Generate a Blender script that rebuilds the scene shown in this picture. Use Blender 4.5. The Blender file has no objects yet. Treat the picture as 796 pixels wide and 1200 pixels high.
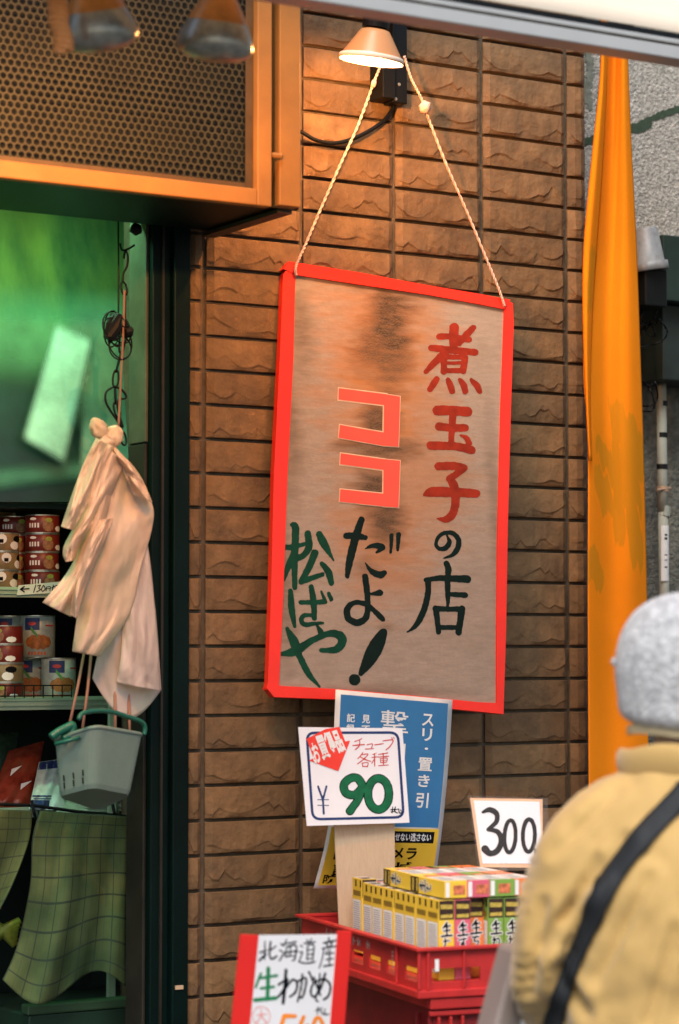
import bpy, bmesh, math, random
import numpy as np
from mathutils import Vector, Matrix, noise
from mathutils.bvhtree import BVHTree
random.seed(7)
SC = bpy.context.scene
COL = SC.collection
PI = math.pi

# ------------------------------------------------------------ camera (85 mm lens, portrait 24x36 frame)
CAM = Vector((-2.3575, -4.4685, 1.45))
YAW, PITCH = 0.54206, 0.05765
FW = Vector((math.sin(YAW)*math.cos(PITCH), math.cos(YAW)*math.cos(PITCH), math.sin(PITCH)))
RT = Vector((math.cos(YAW), -math.sin(YAW), 0))
UP = RT.cross(FW)
FPX = 2833.0                     # focal length in pixels of the 796x1200 photograph
cd = bpy.data.cameras.new('camera'); cam = bpy.data.objects.new('camera', cd); COL.objects.link(cam)
cam.matrix_world = Matrix(((RT.x, UP.x, -FW.x, CAM.x), (RT.y, UP.y, -FW.y, CAM.y), (RT.z, UP.z, -FW.z, CAM.z), (0, 0, 0, 1)))
cd.sensor_fit = 'VERTICAL'; cd.sensor_height = 36; cd.sensor_width = 24; cd.lens = 85
cd.clip_start = 0.05; cd.clip_end = 500
cd.dof.use_dof = True; cd.dof.focus_distance = 5.25; cd.dof.aperture_fstop = 2.8
SC.camera = cam

# ------------------------------------------------------------ daylight, exposure
SUN_EL, SUN_AZ = math.radians(52), math.radians(215)     # behind the photographer, high, veiled by cloud
W = bpy.data.worlds.new('World'); SC.world = W; W.use_nodes = True
nt = W.node_tree; bg = nt.nodes['Background']
sky = nt.nodes.new('ShaderNodeTexSky'); sky.sky_type = 'NISHITA'; sky.sun_disc = False
sky.sun_elevation = SUN_EL; sky.sun_rotation = SUN_AZ; sky.dust_density = 2.5; sky.air_density = 1.0; sky.ozone_density = 0.4
nt.links.new(sky.outputs[0], bg.inputs[0]); bg.inputs[1].default_value = 0.10
sd = bpy.data.lights.new('sun', 'SUN'); sd.energy = 1.5; sd.angle = math.radians(25); sd.color = (1, 0.97, 0.93)
so = bpy.data.objects.new('sun', sd); COL.objects.link(so)
sun_dir = Vector((math.sin(SUN_AZ)*math.cos(SUN_EL), math.cos(SUN_AZ)*math.cos(SUN_EL), math.sin(SUN_EL)))
so.rotation_euler = sun_dir.to_track_quat('Z', 'Y').to_euler(); so.location = (0, 0, 8)
SC.view_settings.view_transform = 'Standard'; SC.view_settings.look = 'None'
SC.view_settings.exposure = 1.12; SC.view_settings.gamma = 1
SC.cycles.max_bounces = 6; SC.cycles.use_denoising = True

# ------------------------------------------------------------ measuring helpers: a sight line met with a plane of the place
def ray(px, py): return RT*((px-398)/FPX) - UP*((py-600)/FPX) + FW
def at(px, py, Y):
    d = ray(px, py); return CAM + d*((Y-CAM.y)/d.y)
def atx(px, py, X):
    d = ray(px, py); return CAM + d*((X-CAM.x)/d.x)
class Plane:
    """a flat surface in the place; S(px, py, off) lies on it, off metres proud of it"""
    def __init__(s, a, b, c):
        s.o = Vector(a); s.n = (Vector(b)-Vector(a)).cross(Vector(c)-Vector(a)).normalized()
        if s.n.dot(CAM-s.o) < 0: s.n = -s.n
    def __call__(s, px, py, off=0):
        d = ray(px, py); t = (s.o-CAM).dot(s.n)/d.dot(s.n); return CAM + d*t + s.n*off

# ------------------------------------------------------------ objects
def tag(o, label=None, cat=None, group=None, kind=None):
    if label: o['label'] = label
    if cat: o['category'] = cat
    if group: o['group'] = group
    if kind: o['kind'] = kind
    return o
def thing(name, label, cat, loc=(0, 0, 0), rz=0, group=None, kind=None):
    o = bpy.data.objects.new(name, None); COL.objects.link(o); o.location = loc; o.rotation_euler = (0, 0, rz)
    return tag(o, label, cat, group, kind)
def origin(o):
    v = Vector((0, 0, 0))
    while o is not None:
        v += Vector(o.location); o = o.parent
    return v
class MB:
    def __init__(s): s.v = []; s.f = []; s.uv = None
    def add(s, vs, fs):
        b = len(s.v); s.v += [Vector(v) for v in vs]; s.f += [tuple(i+b for i in f) for f in fs]; return s
    def box(s, a, b):
        x0, y0, z0 = a; x1, y1, z1 = b
        return s.add([(x0,y0,z0),(x1,y0,z0),(x1,y1,z0),(x0,y1,z0),(x0,y0,z1),(x1,y0,z1),(x1,y1,z1),(x0,y1,z1)],
                     [(0,3,2,1),(4,5,6,7),(0,1,5,4),(1,2,6,5),(2,3,7,6),(3,0,4,7)])
    def hexa(s, p):   # 8 points: front ring 0-3, back ring 4-7
        return s.add(p, [(0,1,2,3),(7,6,5,4),(0,4,5,1),(1,5,6,2),(2,6,7,3),(3,7,4,0)])
    def tube(s, pts, r, n=8, caps=True):
        pts = [Vector(p) for p in pts]; rs = r if isinstance(r, (list, tuple)) else [r]*len(pts)
        b = len(s.v); nrm = None
        for i, p in enumerate(pts):
            t = (pts[min(i+1, len(pts)-1)] - pts[max(i-1, 0)])
            t = t.normalized() if t.length > 1e-9 else Vector((0,0,1))
            if nrm is None:
                nrm = t.cross(Vector((0,0,1)))
                if nrm.length < .1: nrm = t.cross(Vector((1,0,0)))
            nrm = (nrm - t*nrm.dot(t)).normalized(); bn = t.cross(nrm)
            for k in range(n):
                a = 2*PI*k/n; s.v.append(p + (nrm*math.cos(a)+bn*math.sin(a))*rs[i])
        for i in range(len(pts)-1):
            for k in range(n):
                s.f.append((b+i*n+k, b+i*n+(k+1)%n, b+(i+1)*n+(k+1)%n, b+(i+1)*n+k))
        if caps:
            s.f.append(tuple(b+k for k in range(n))[::-1]); s.f.append(tuple(b+(len(pts)-1)*n+k for k in range(n)))
        return s
    def lathe(s, prof, c=(0,0,0), axis=(0,0,1), n=24, fn=None):
        ax = Vector(axis).normalized(); u = ax.orthogonal().normalized(); w = ax.cross(u); c = Vector(c); b = len(s.v)
        for (r, h) in prof:
            for k in range(n):
                a = 2*PI*k/n; rr = r*(fn(a, h) if fn else 1)
                s.v.append(c + ax*h + (u*math.cos(a)+w*math.sin(a))*rr)
        for i in range(len(prof)-1):
            for k in range(n):
                s.f.append((b+i*n+k, b+i*n+(k+1)%n, b+(i+1)*n+(k+1)%n, b+(i+1)*n+k))
        return s
    def grid(s, fn, nu, nv, uv=False):
        b = len(s.v); 
        if uv and s.uv is None: s.uv = {}
        for j in range(nv+1):
            for i in range(nu+1):
                if uv: s.uv[len(s.v)] = (i/nu, j/nv)
                s.v.append(Vector(fn(i/nu, j/nv)))
        for j in range(nv):
            for i in range(nu):
                a = b+j*(nu+1)+i; s.f.append((a, a+1, a+nu+2, a+nu+1))
        return s
    def build(s, name, m=None, parent=None, smooth=False, bevel=0, solid=0, subd=0, local=False):
        if parent is not None and not local:
            o0 = origin(parent); vs = [v-o0 for v in s.v]
        else: vs = s.v
        me = bpy.data.meshes.new(name); me.from_pydata([v[:] for v in vs], [], s.f); me.update()
        if s.uv:
            l = me.uv_layers.new(name='UVMap')
            for lp in me.loops: l.data[lp.index].uv = s.uv.get(lp.vertex_index, (0, 0))
        if m: me.materials.append(m)
        if smooth:
            for p in me.polygons: p.use_smooth = True
        o = bpy.data.objects.new(name, me); COL.objects.link(o)
        if parent is not None: o.parent = parent
        if solid:
            q = o.modifiers.new('solid', 'SOLIDIFY'); q.thickness = abs(solid); q.offset = 0 if solid > 0 else -1
        if bevel:
            q = o.modifiers.new('bevel', 'BEVEL'); q.width = bevel; q.segments = 2; q.limit_method = 'ANGLE'; q.angle_limit = .6
        if subd:
            q = o.modifiers.new('sub', 'SUBSURF'); q.levels = subd; q.render_levels = subd
        return o
def smooth_path(pts, k=6):
    if len(pts) < 3: return list(pts)
    P = [pts[0]] + list(pts) + [pts[-1]]; out = []
    A = np.array([list(p) for p in P], float)
    for i in range(1, len(A)-2):
        for j in range(k):
            t = j/k
            out.append(.5*((2*A[i]) + (-A[i-1]+A[i+1])*t + (2*A[i-1]-5*A[i]+4*A[i+1]-A[i+2])*t*t + (-A[i-1]+3*A[i]-3*A[i+1]+A[i+2])*t**3))
    out.append(A[-2]); return [tuple(p) for p in out]

# ------------------------------------------------------------ materials
MATS = {}
def mat(name, col, rough=.6, var=.12, vs=8, bump=0, bs=60, metal=0, spec=.4, dark=None, ds=3, da=.5, rnd=0, stretch=None, trans=0, sheen=0, bdist=.002):
    """col varied by noise; dark = a second colour (grime) mixed in by large noise"""
    if name in MATS: return MATS[name]
    m = bpy.data.materials.new(name); m.use_nodes = True; N = m.node_tree.nodes; L = m.node_tree.links
    p = N['Principled BSDF']; p.inputs['Roughness'].default_value = rough; p.inputs['Metallic'].default_value = metal
    p.inputs['Specular IOR Level'].default_value = spec
    tc = N.new('ShaderNodeTexCoord'); mp = N.new('ShaderNodeMapping'); L.new(tc.outputs['Object'], mp.inputs[0])
    if stretch: mp.inputs['Scale'].default_value = stretch
    src = mp.outputs[0]
    if rnd:
        oi = N.new('ShaderNodeObjectInfo'); ad = N.new('ShaderNodeVectorMath'); ad.operation = 'ADD'
        sc_ = N.new('ShaderNodeVectorMath'); sc_.operation = 'SCALE'; sc_.inputs['Scale'].default_value = 37
        cb = N.new('ShaderNodeCombineXYZ')
        for i in range(3): L.new(oi.outputs['Random'], cb.inputs[i])
        L.new(cb.outputs[0], sc_.inputs[0]); L.new(src, ad.inputs[0]); L.new(sc_.outputs[0], ad.inputs[1]); src = ad.outputs[0]
    no = N.new('ShaderNodeTexNoise'); no.inputs['Scale'].default_value = vs; no.inputs['Detail'].default_value = 6; no.inputs['Roughness'].default_value = .6
    L.new(src, no.inputs['Vector'])
    mr = N.new('ShaderNodeMapRange'); mr.inputs[1].default_value = .3; mr.inputs[2].default_value = .7
    mr.inputs[3].default_value = 1-var; mr.inputs[4].default_value = 1+var; L.new(no.outputs['Fac'], mr.inputs[0])
    mul = N.new('ShaderNodeVectorMath'); mul.operation = 'SCALE'; mul.inputs[0].default_value = col[:3]; L.new(mr.outputs[0], mul.inputs['Scale'])
    out = mul.outputs[0]
    if rnd:
        mr2 = N.new('ShaderNodeMapRange'); mr2.inputs[3].default_value = 1-rnd; mr2.inputs[4].default_value = 1+rnd; L.new(oi.outputs['Random'], mr2.inputs[0])
        m2 = N.new('ShaderNodeVectorMath'); m2.operation = 'SCALE'; L.new(out, m2.inputs[0]); L.new(mr2.outputs[0], m2.inputs['Scale']); out = m2.outputs[0]
    if dark:
        n2 = N.new('ShaderNodeTexNoise'); n2.inputs['Scale'].default_value = ds; n2.inputs['Detail'].default_value = 8; n2.inputs['Roughness'].default_value = .65; L.new(src, n2.inputs['Vector'])
        r2 = N.new('ShaderNodeMapRange'); r2.inputs[1].default_value = .45; r2.inputs[2].default_value = .72; r2.inputs[4].default_value = da; L.new(n2.outputs['Fac'], r2.inputs[0])
        mx = N.new('ShaderNodeMix'); mx.data_type = 'RGBA'; L.new(r2.outputs[0], mx.inputs[0]); L.new(out, mx.inputs[6]); mx.inputs[7].default_value = (*dark, 1); out = mx.outputs[2]
    L.new(out, p.inputs['Base Color'])
    if bump:
        nb = N.new('ShaderNodeTexNoise'); nb.inputs['Scale'].default_value = bs; nb.inputs['Detail'].default_value = 5; L.new(src, nb.inputs['Vector'])
        bp = N.new('ShaderNodeBump'); bp.inputs['Strength'].default_value = bump; bp.inputs['Distance'].default_value = bdist
        L.new(nb.outputs['Fac'], bp.inputs['Height']); L.new(bp.outputs[0], p.inputs['Normal'])
    if trans:
        p.inputs['Subsurface Weight'].default_value = 0
        tr = N.new('ShaderNodeBsdfTranslucent'); L.new(out, tr.inputs[0]); ms = N.new('ShaderNodeMixShader'); ms.inputs[0].default_value = trans
        L.new(p.outputs[0], ms.inputs[1]); L.new(tr.outputs[0], ms.inputs[2]); L.new(ms.outputs[0], N['Material Output'].inputs[0])
    if sheen: p.inputs['Sheen Weight'].default_value = sheen
    MATS[name] = m; return m
def emit(name, col, s):
    m = bpy.data.materials.new(name); m.use_nodes = True; p = m.node_tree.nodes['Principled BSDF']
    p.inputs['Base Color'].default_value = (*col, 1); p.inputs['Emission Color'].default_value = (*col, 1); p.inputs['Emission Strength'].default_value = s
    MATS[name] = m; return m

# ------------------------------------------------------------ brush lettering: union of tapered strokes, traced to clean flat pieces
def paint(mb, S, strokes, off, step=1.0, rough=.5, seed=0, grow=0, k=6):
    """strokes: list of [(px,py,width), ...]; surface S; result is a flat sheet of faces off metres proud of S"""
    segs = []
    for st in strokes:
        p = smooth_path(st, k) if len(st) > 2 else st
        if len(p) == 1: p = [p[0], p[0]]
        for a, b in zip(p[:-1], p[1:]): segs.append((a[0], a[1], max(a[2]/2+grow, .2), b[0], b[1], max(b[2]/2+grow, .2)))
    sg = np.array(segs); m = max(sg[:, 2].max(), sg[:, 5].max())+2*step
    x0 = min(sg[:,0].min(), sg[:,3].min())-m; x1 = max(sg[:,0].max(), sg[:,3].max())+m
    y0 = min(sg[:,1].min(), sg[:,4].min())-m; y1 = max(sg[:,1].max(), sg[:,4].max())+m
    nx = int((x1-x0)/step)+1; ny = int((y1-y0)/step)+1
    X, Y = np.meshgrid(x0+np.arange(nx)*step, y0+np.arange(ny)*step)
    F = np.full(X.shape, 1e9)
    for a in sg:
        dx, dy = a[3]-a[0], a[4]-a[1]; L2 = dx*dx+dy*dy
        t = np.clip(((X-a[0])*dx+(Y-a[1])*dy)/L2, 0, 1) if L2 > 1e-9 else 0*X
        F = np.minimum(F, np.hypot(X-a[0]-t*dx, Y-a[1]-t*dy)-(a[2]+(a[5]-a[2])*t))
    if rough:
        for f_, w_ in ((.35, .6), (.9, .4)):
            F = F + rough*w_*np.sin(X*f_*1.3+seed+2.1*np.sin(Y*f_*.8))*np.sin(Y*f_*1.1+1.7*seed+1.3*np.sin(X*f_*.7))
    ids = {}
    def V(x, y):
        key = (round(x, 3), round(y, 3))
        if key not in ids: ids[key] = len(mb.v); mb.v.append(S(x, y, off))
        return ids[key]
    inside = F < 0
    for j in range(ny-1):
        i = 0
        while i < nx-1:
            c = int(inside[j,i])+int(inside[j,i+1])+int(inside[j+1,i])+int(inside[j+1,i+1])
            if c == 0: i += 1; continue
            if c == 4:
                e = i+1
                while e < nx-1 and e-i < 12 and inside[j,e+1] and inside[j+1,e+1]: e += 1
                mb.f.append((V(X[0,i], Y[j,0]), V(X[0,i], Y[j+1,0]), V(X[0,e], Y[j+1,0]), V(X[0,e], Y[j,0]))); i = e; continue
            P = [(i,j),(i,j+1),(i+1,j+1),(i+1,j)]; poly = []
            for q in range(4):
                (a, b), (c_, d) = P[q], P[(q+1)%4]; fa, fb = F[b,a], F[d,c_]
                if fa < 0: poly.append(V(X[0,a], Y[b,0]))
                if (fa < 0) != (fb < 0):
                    t = fa/(fa-fb); poly.append(V(X[0,a]+(X[0,c_]-X[0,a])*t, Y[b,0]+(Y[d,0]-Y[b,0])*t))
            if len(poly) > 2 and len(set(poly)) > 2: mb.f.append(tuple(dict.fromkeys(poly)))
            i += 1
def crop(ox, oy, sc, strokes):   # strokes measured on an enlargement
    return [[(ox+x/sc, oy+y/sc, w/sc) for x, y, w in st] for st in strokes]
def line(pts, w): return [(x, y, w) for x, y in pts]
def text(mb, s, fn, bold=0.0, shear=0.0):
    """type set with the built-in font as flat faces; fn(u, v) maps its own box (0..1, 0..1) to the surface"""
    c = bpy.data.curves.new('lettering', 'FONT'); c.body = s; c.offset = bold; c.resolution_u = 3; c.shear = shear
    o = bpy.data.objects.new('lettering', c); COL.objects.link(o)
    dg = bpy.context.evaluated_depsgraph_get(); me = bpy.data.meshes.new_from_object(o.evaluated_get(dg))
    xs = [v.co.x for v in me.vertices]; ys = [v.co.y for v in me.vertices]
    x0, x1, y0, y1 = min(xs), max(xs), min(ys), max(ys)
    mb.add([fn((v.co.x-x0)/(x1-x0), (v.co.y-y0)/(y1-y0)) for v in me.vertices], [tuple(p.vertices) for p in me.polygons])
    bpy.data.objects.remove(o); bpy.data.meshes.remove(me); bpy.data.curves.remove(c)
def quad_text(mb, S, s, tl, tr, br, bl, off, bold=0, shear=0):
    def fn(u, v):
        x = (bl[0]*(1-u)+br[0]*u)*(1-v)+(tl[0]*(1-u)+tr[0]*u)*v; y = (bl[1]*(1-u)+br[1]*u)*(1-v)+(tl[1]*(1-u)+tr[1]*u)*v
        return S(x, y, off)
    text(mb, s, fn, bold, shear)
def sheet(mb, S, tl, tr, br, bl, off, n=1, th=0):
    def fn(u, v, o=off):
        x = (tl[0]*(1-u)+tr[0]*u)*(1-v)+(bl[0]*(1-u)+br[0]*u)*v; y = (tl[1]*(1-u)+tr[1]*u)*(1-v)+(bl[1]*(1-u)+br[1]*u)*v
        return S(x, y, o)
    if not th: mb.grid(lambda u, v: fn(u, v), n, n)
    elif n == 1:
        mb.hexa([fn(0,1),fn(1,1),fn(1,0),fn(0,0)] + [fn(a, b, off-th) for a, b in ((0,1),(1,1),(1,0),(0,0))])
    else:
        b = len(mb.v); mb.grid(lambda u, v: fn(u, v), n, n); mb.grid(lambda u, v: fn(1-u, v, off-th), n, n)
        q = (n+1)**2
        idx = lambda i, j, back: b + (q + j*(n+1) + (n-i) if back else j*(n+1)+i)
        for i in range(n):
            mb.f.append((idx(i,0,0), idx(i+1,0,0), idx(i+1,0,1), idx(i,0,1))); mb.f.append((idx(i+1,n,0), idx(i,n,0), idx(i,n,1), idx(i+1,n,1)))
            mb.f.append((idx(0,i+1,0), idx(0,i,0), idx(0,i,1), idx(0,i+1,1))); mb.f.append((idx(n,i,0), idx(n,i+1,0), idx(n,i+1,1), idx(n,i,1)))

# ------------------------------------------------------------ palette
asphalt = mat('asphalt', (.055,.055,.055), .9, .25, 20, .5, 200)
tile_m = mat('split_face_tile', (.170,.098,.041), .78, .24, 22, .8, 55, rnd=.16, dark=(.060,.040,.022), ds=9, da=.6, bdist=.0045)
joint_m = mat('joint_mortar', (.095,.070,.044), .95, .3, 30, .6, 150)
frame_m = mat('dark_green_black_metal', (.001,.008,.0065), .5, .3, 6, 0, spec=.12)
frame2_m = mat('worn_brown_black_metal', (.022,.020,.015), .5, .4, 10, .1, 40, spec=.25)
mull_m = mat('lit_olive_metal', (.075,.085,.055), .55, .3, 9, .1, 60, dark=(.03,.025,.015), ds=6, da=.7)
cream_m = mat('aged_cream_paint', (.33,.145,.034), .6, .18, 7, .15, 60, dark=(.24,.12,.035), ds=9, da=.5)
perf_m = mat('dusty_perforated_metal', (.034,.030,.013), .6, .25, 9, .1, 60)
black_m = mat('black_plastic', (.004,.005,.005), .5, .2, 10, spec=.2)
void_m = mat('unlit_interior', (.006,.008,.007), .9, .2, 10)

# ------------------------------------------------------------ SETTING: ground
mb = MB(); mb.grid(lambda u, v: (-80+160*u, -80+160*v, 0), 4, 4); mb.build('street', asphalt)['kind'] = 'structure'

# ------------------------------------------------------------ tiled wall
Z0, RB, CA = 2.83156, 0.072148, 0.235
wall = thing('tiled_wall', 'brown split face tile wall between the shop door and the orange flag', 'wall', (0.5, 0, 0))
mb = MB(); mb.box((-.040, .002, .42), (.999, .30, 3.6)); mb.build('wall_core', joint_m, wall)
mb = MB(); mb.box((-.040, -.02, 0), (1.002, .32, .42)); mb.build('plinth', mat('grey_plinth', (.12,.11,.10), .9, .2, 8, .5, 80), wall, bevel=.004)
def tile_mesh(w, h, sd):
    rr = random.Random(sd); ph = [rr.uniform(0, 6.3) for _ in range(4)]; nx = max(3, int(w/.013))
    kinks = sorted([0, 1]+[rr.random() for _ in range(max(1, int(w/.05)))]); lv = [rr.uniform(.12, .62) for _ in kinks]
    def crest(u):
        for i in range(len(kinks)-1):
            if kinks[i] <= u <= kinks[i+1]:
                t = (u-kinks[i])/max(1e-6, kinks[i+1]-kinks[i]); arc = -.28*math.sin(PI*t)*min(1, (kinks[i+1]-kinks[i])*4)
                return max(.07, min(.72, lv[i]*(1-t)+lv[i+1]*t+arc))
        return .3
    v = []; rows = 8
    for j in range(rows):
        for i in range(nx+1):
            u = i/nx; c = crest(u); e = min(1, min(u, 1-u)*w/.006)
            n1 = .0010*math.sin(u*w*70+ph[0])+.0007*math.sin(u*w*150+ph[1])+.0008*math.sin(u*w*31+ph[2])
            dp = .0013+.0010*math.sin(u*w*40+ph[3]); z, y = [(0, 0), (.02, .0095), (c*.5, .0108+n1*.5), (c*.93, .0118+n1*.7), (c*1.0+.05, .0122+max(.0003, dp)+n1), ((1+c)*.52, .0130+n1*.8),
                    (.975, .0115+n1*.4), (1, .006)][j]
            if j in (0, 7): y = .003 if j == 0 else .0065
            v.append(Vector((u*w, -y*(.35+.65*e), z*h)))
    f = [(j*(nx+1)+i, j*(nx+1)+i+1, (j+1)*(nx+1)+i+1, (j+1)*(nx+1)+i) for j in range(rows-1) for i in range(nx)]
    me = bpy.data.meshes.new('tile'); 
    nv = len(v); v2 = v + [Vector((x, 0, z)) for x, z in ((0,0),(w,0),(w,h),(0,h))]
    f += [tuple([nv+3]+[j*(nx+1) for j in range(rows)][::-1]+[nv])[::-1], tuple([nv+1]+[j*(nx+1)+nx for j in range(rows)]+[nv+2])[::-1]]
    me.from_pydata([q[:] for q in v2], [], f); me.materials.append(tile_m); me.update(); return me
full = [tile_mesh(CA-.0095, RB-.0065, k) for k in range(26)]
partL = [tile_mesh(.030, RB-.0065, 50+k) for k in range(4)]; partR = [tile_mesh(.050, RB-.0065, 60+k) for k in range(4)]
for r in range(-7, 33):
    for c in range(-1, 5):
        x = c*CA+.005; me = random.choice(full)
        if c == -1: x = -.036; me = random.choice(partL)
        if c == 4: me = random.choice(partR)
        t = bpy.data.objects.new('tile', me); COL.objects.link(t); t.parent = wall
        t.location = (x-.5, -.001*random.random(), Z0-(r+1)*RB+.0032)
# ------------------------------------------------------------ shop front left of the wall: lintel, frame, interior
fascia = thing('shop_fascia', 'dark band above the shop opening, behind the perforated box', 'fascia', (-1, 0, 2.4))
mb = MB(); mb.box((-2.6, 0.0, 2.362), (-.0405, .05, 3.6)); mb.build('fascia_panel', frame_m, fascia)
mb = MB(); mb.box((-2.6, -.030, 2.364), (-.0405, -.002, 2.44)); mb.build('lintel_rail', frame_m, fascia, bevel=.003)
door = thing('door_frame', 'tall black green metal frame beside the tiled wall', 'door frame', (-.1, 0, 0))
mb = MB(); mb.box((-.079, -.022, 0), (-.0415, .10, 2.36)); mb.build('outer_post', frame_m, door, bevel=.003)
mb = MB(); mb.box((-.122, -.006, 0), (-.0795, .10, 2.358)); mb.build('guide_channel', frame_m, door, bevel=.003)
mb = MB(); mb.box((-.102, -.012, 0), (-.097, -.0065, 2.35)); mb.build('guide_lip', frame2_m, door)
mb = MB(); mb.box((-.130, .012, 0), (-.1225, .09, 1.88)); mb.build('lower_post', frame2_m, door, bevel=.002)
mb = MB(); mb.box((-.130, .010, 1.883), (-.1225, .088, 2.357)); mb.build('upper_post', mull_m, door, bevel=.002)  # same post, lighter: the light on its upper part is in the colour
p = at(210, 1157, -.023)
mb = MB(); mb.box((p.x-.009, -.0250, p.z-.004), (p.x+.009, -.0222, p.z+.004)); mb.build('cream_sticker', mat('cream_sticker', (.55,.4,.25), .5), door)
# shop room
room = thing('shop_room', 'dark green lit interior of the shop behind the shelves', 'room', (-1, .5, 0), kind='structure')
green_wall = mat('green_painted_board', (.10,.22,.06), .45, .25, 2.5, 0, dark=(.03,.10,.05), ds=1.6, da=.8)
teal_m = mat('dark_teal_panel', (.010,.048,.038), .35, .6, 3, 0, spec=.5)
mb = MB(); mb.box((-2.6, 1.60, 0), (1.0, 1.66, 2.7)); mb.build('back_wall', teal_m, room)
mb = MB(); mb.box((-2.6, .06, 2.62), (1.0, 1.6, 2.68)); mb.build('ceiling', mat('shop_ceiling', (.25,.32,.22), .8), room)
mb = MB(); mb.box((.95, .33, 0), (1.0, 1.6, 2.62)); mb.build('side_wall', teal_m, room)
mb = MB(); mb.box((-2.66, 0, 0), (-2.6, 1.66, 2.68)); mb.build('side_wall', teal_m, room)
mb = MB(); mb.box((-2.6, .302, .0), (1.0, 1.6, .02)); mb.build('floor', mat('shop_floor', (.03,.035,.03), .7), room)
# curved translucent hood (green sheet) above the shelves
hood = thing('display_hood', 'glowing green translucent sheet over the shop shelves', 'hood', (-.4, .5, 2))
def hoodf(u, v):
    x = -1.5+1.85*u; t = v*1.25
    return (x, .34+.30*math.sin(t)+.012*math.sin(x*9+v*3), 1.86+.66*(1-math.cos(t*1.15))*1.0+.30*v)
mb = MB(); mb.grid(hoodf, 30, 16)
mb.build('green_sheet', mat('green_film', (.34,.42,.15), .35, .30, 3.5, .3, 5, stretch=(1.6, 1, .5), trans=.6, dark=(.06,.20,.12), ds=3.0, da=.9, bdist=.03), hood, smooth=True, solid=.002)
tube = thing('fluorescent_lamp', 'fluorescent tube lamp glowing green above the hood', 'lamp', (-.7, .95, 2.5))
mb = MB(); mb.tube([(-1.25, .95, 2.50), (-.15, .95, 2.50)], .014, 10); mb.build('tube', emit('lit_tube', (.55, 1, .55), 6), tube)
mb = MB(); mb.box((-1.3, .92, 2.53), (-.1, .98, 2.57)); mb.build('lamp_housing', mat('white_metal', (.6,.6,.55), .5), tube)
ld = bpy.data.lights.new('fluorescent_light', 'AREA'); ld.shape = 'RECTANGLE'; ld.size = 1.1; ld.size_y = .04; ld.energy = 15; ld.color = (.55, 1, .42)
lo = bpy.data.objects.new('fluorescent_light', ld); COL.objects.link(lo); lo.location = (.0, 0, -.02); lo.parent = tube
# added lamp, out of sight behind the lintel, to turn the shelves green
added_lamp = thing('added_shelf_lamp', 'added greenish lamp hidden behind the lintel that lights the shelves', 'lamp', (-.55, .10, 2.45))
mb = MB(); mb.tube([(-1.1, .10, 2.445), (-.10, .10, 2.445)], .010, 10); mb.build('tube', MATS['lit_tube'], added_lamp)
mb = MB(); mb.box((-1.12, .075, 2.46), (-.08, .125, 2.48)); mb.build('lamp_housing', MATS['white_metal'], added_lamp)
ld = bpy.data.lights.new('added_shelf_light', 'AREA'); ld.shape = 'RECTANGLE'; ld.size = 1.0; ld.size_y = .03; ld.energy = 3.6; ld.color = (.38, 1, .55)
lo = bpy.data.objects.new('added_shelf_light', ld); COL.objects.link(lo); lo.location = (0, 0, -.018); lo.rotation_euler = (.35, 0, 0); lo.parent = added_lamp
# shelf unit
shelf_m = mat('mint_shelf_metal', (.30,.42,.30), .45, .15, 12, 0, dark=(.08,.12,.07), ds=8, da=.5)
inner_m = mat('shelf_back_panel', (.005,.016,.012), .6, .3, 5)
shelf = thing('shelf_unit', 'mint green metal shelf unit of tins inside the shop', 'shelf', (-.5, .5, 0))
SY = .30
zA = at(30, 700, SY).z; zB = at(30, 832, SY).z; zT = at(30, 588, SY).z; zC = at(30, 958, SY).z
mb = MB(); mb.box((-1.5, .74, .02), (.12, .77, zT)); mb.build('back_panel', inner_m, shelf)
mb = MB(); mb.box((-1.5, SY+.02, zT-.012), (.12, .77, zT)); mb.build('top_board', inner_m, shelf)
mb = MB(); mb.box((.10, SY+.02, .02), (.12, .74, zT-.013)); mb.build('side_panel', inner_m, shelf)
for z in (zA, zB, zC):
    mb = MB(); mb.box((-1.5, SY+.006, z+.010), (.098, .738, z+.018)); mb.build('shelf_board', shelf_m, shelf)
    h = .022 if z != zB else .028
    mb = MB(); mb.box((-1.5, SY, z), (.098, SY+.005, z+h)); mb.box((-1.5, SY-.004, z+h*.3), (.098, SY-.0005, z+h*.42)); mb.box((-1.5, SY-.004, z+h*.7), (.098, SY-.0005, z+h*.8))
    mb.build('price_rail', shelf_m, shelf)
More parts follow.
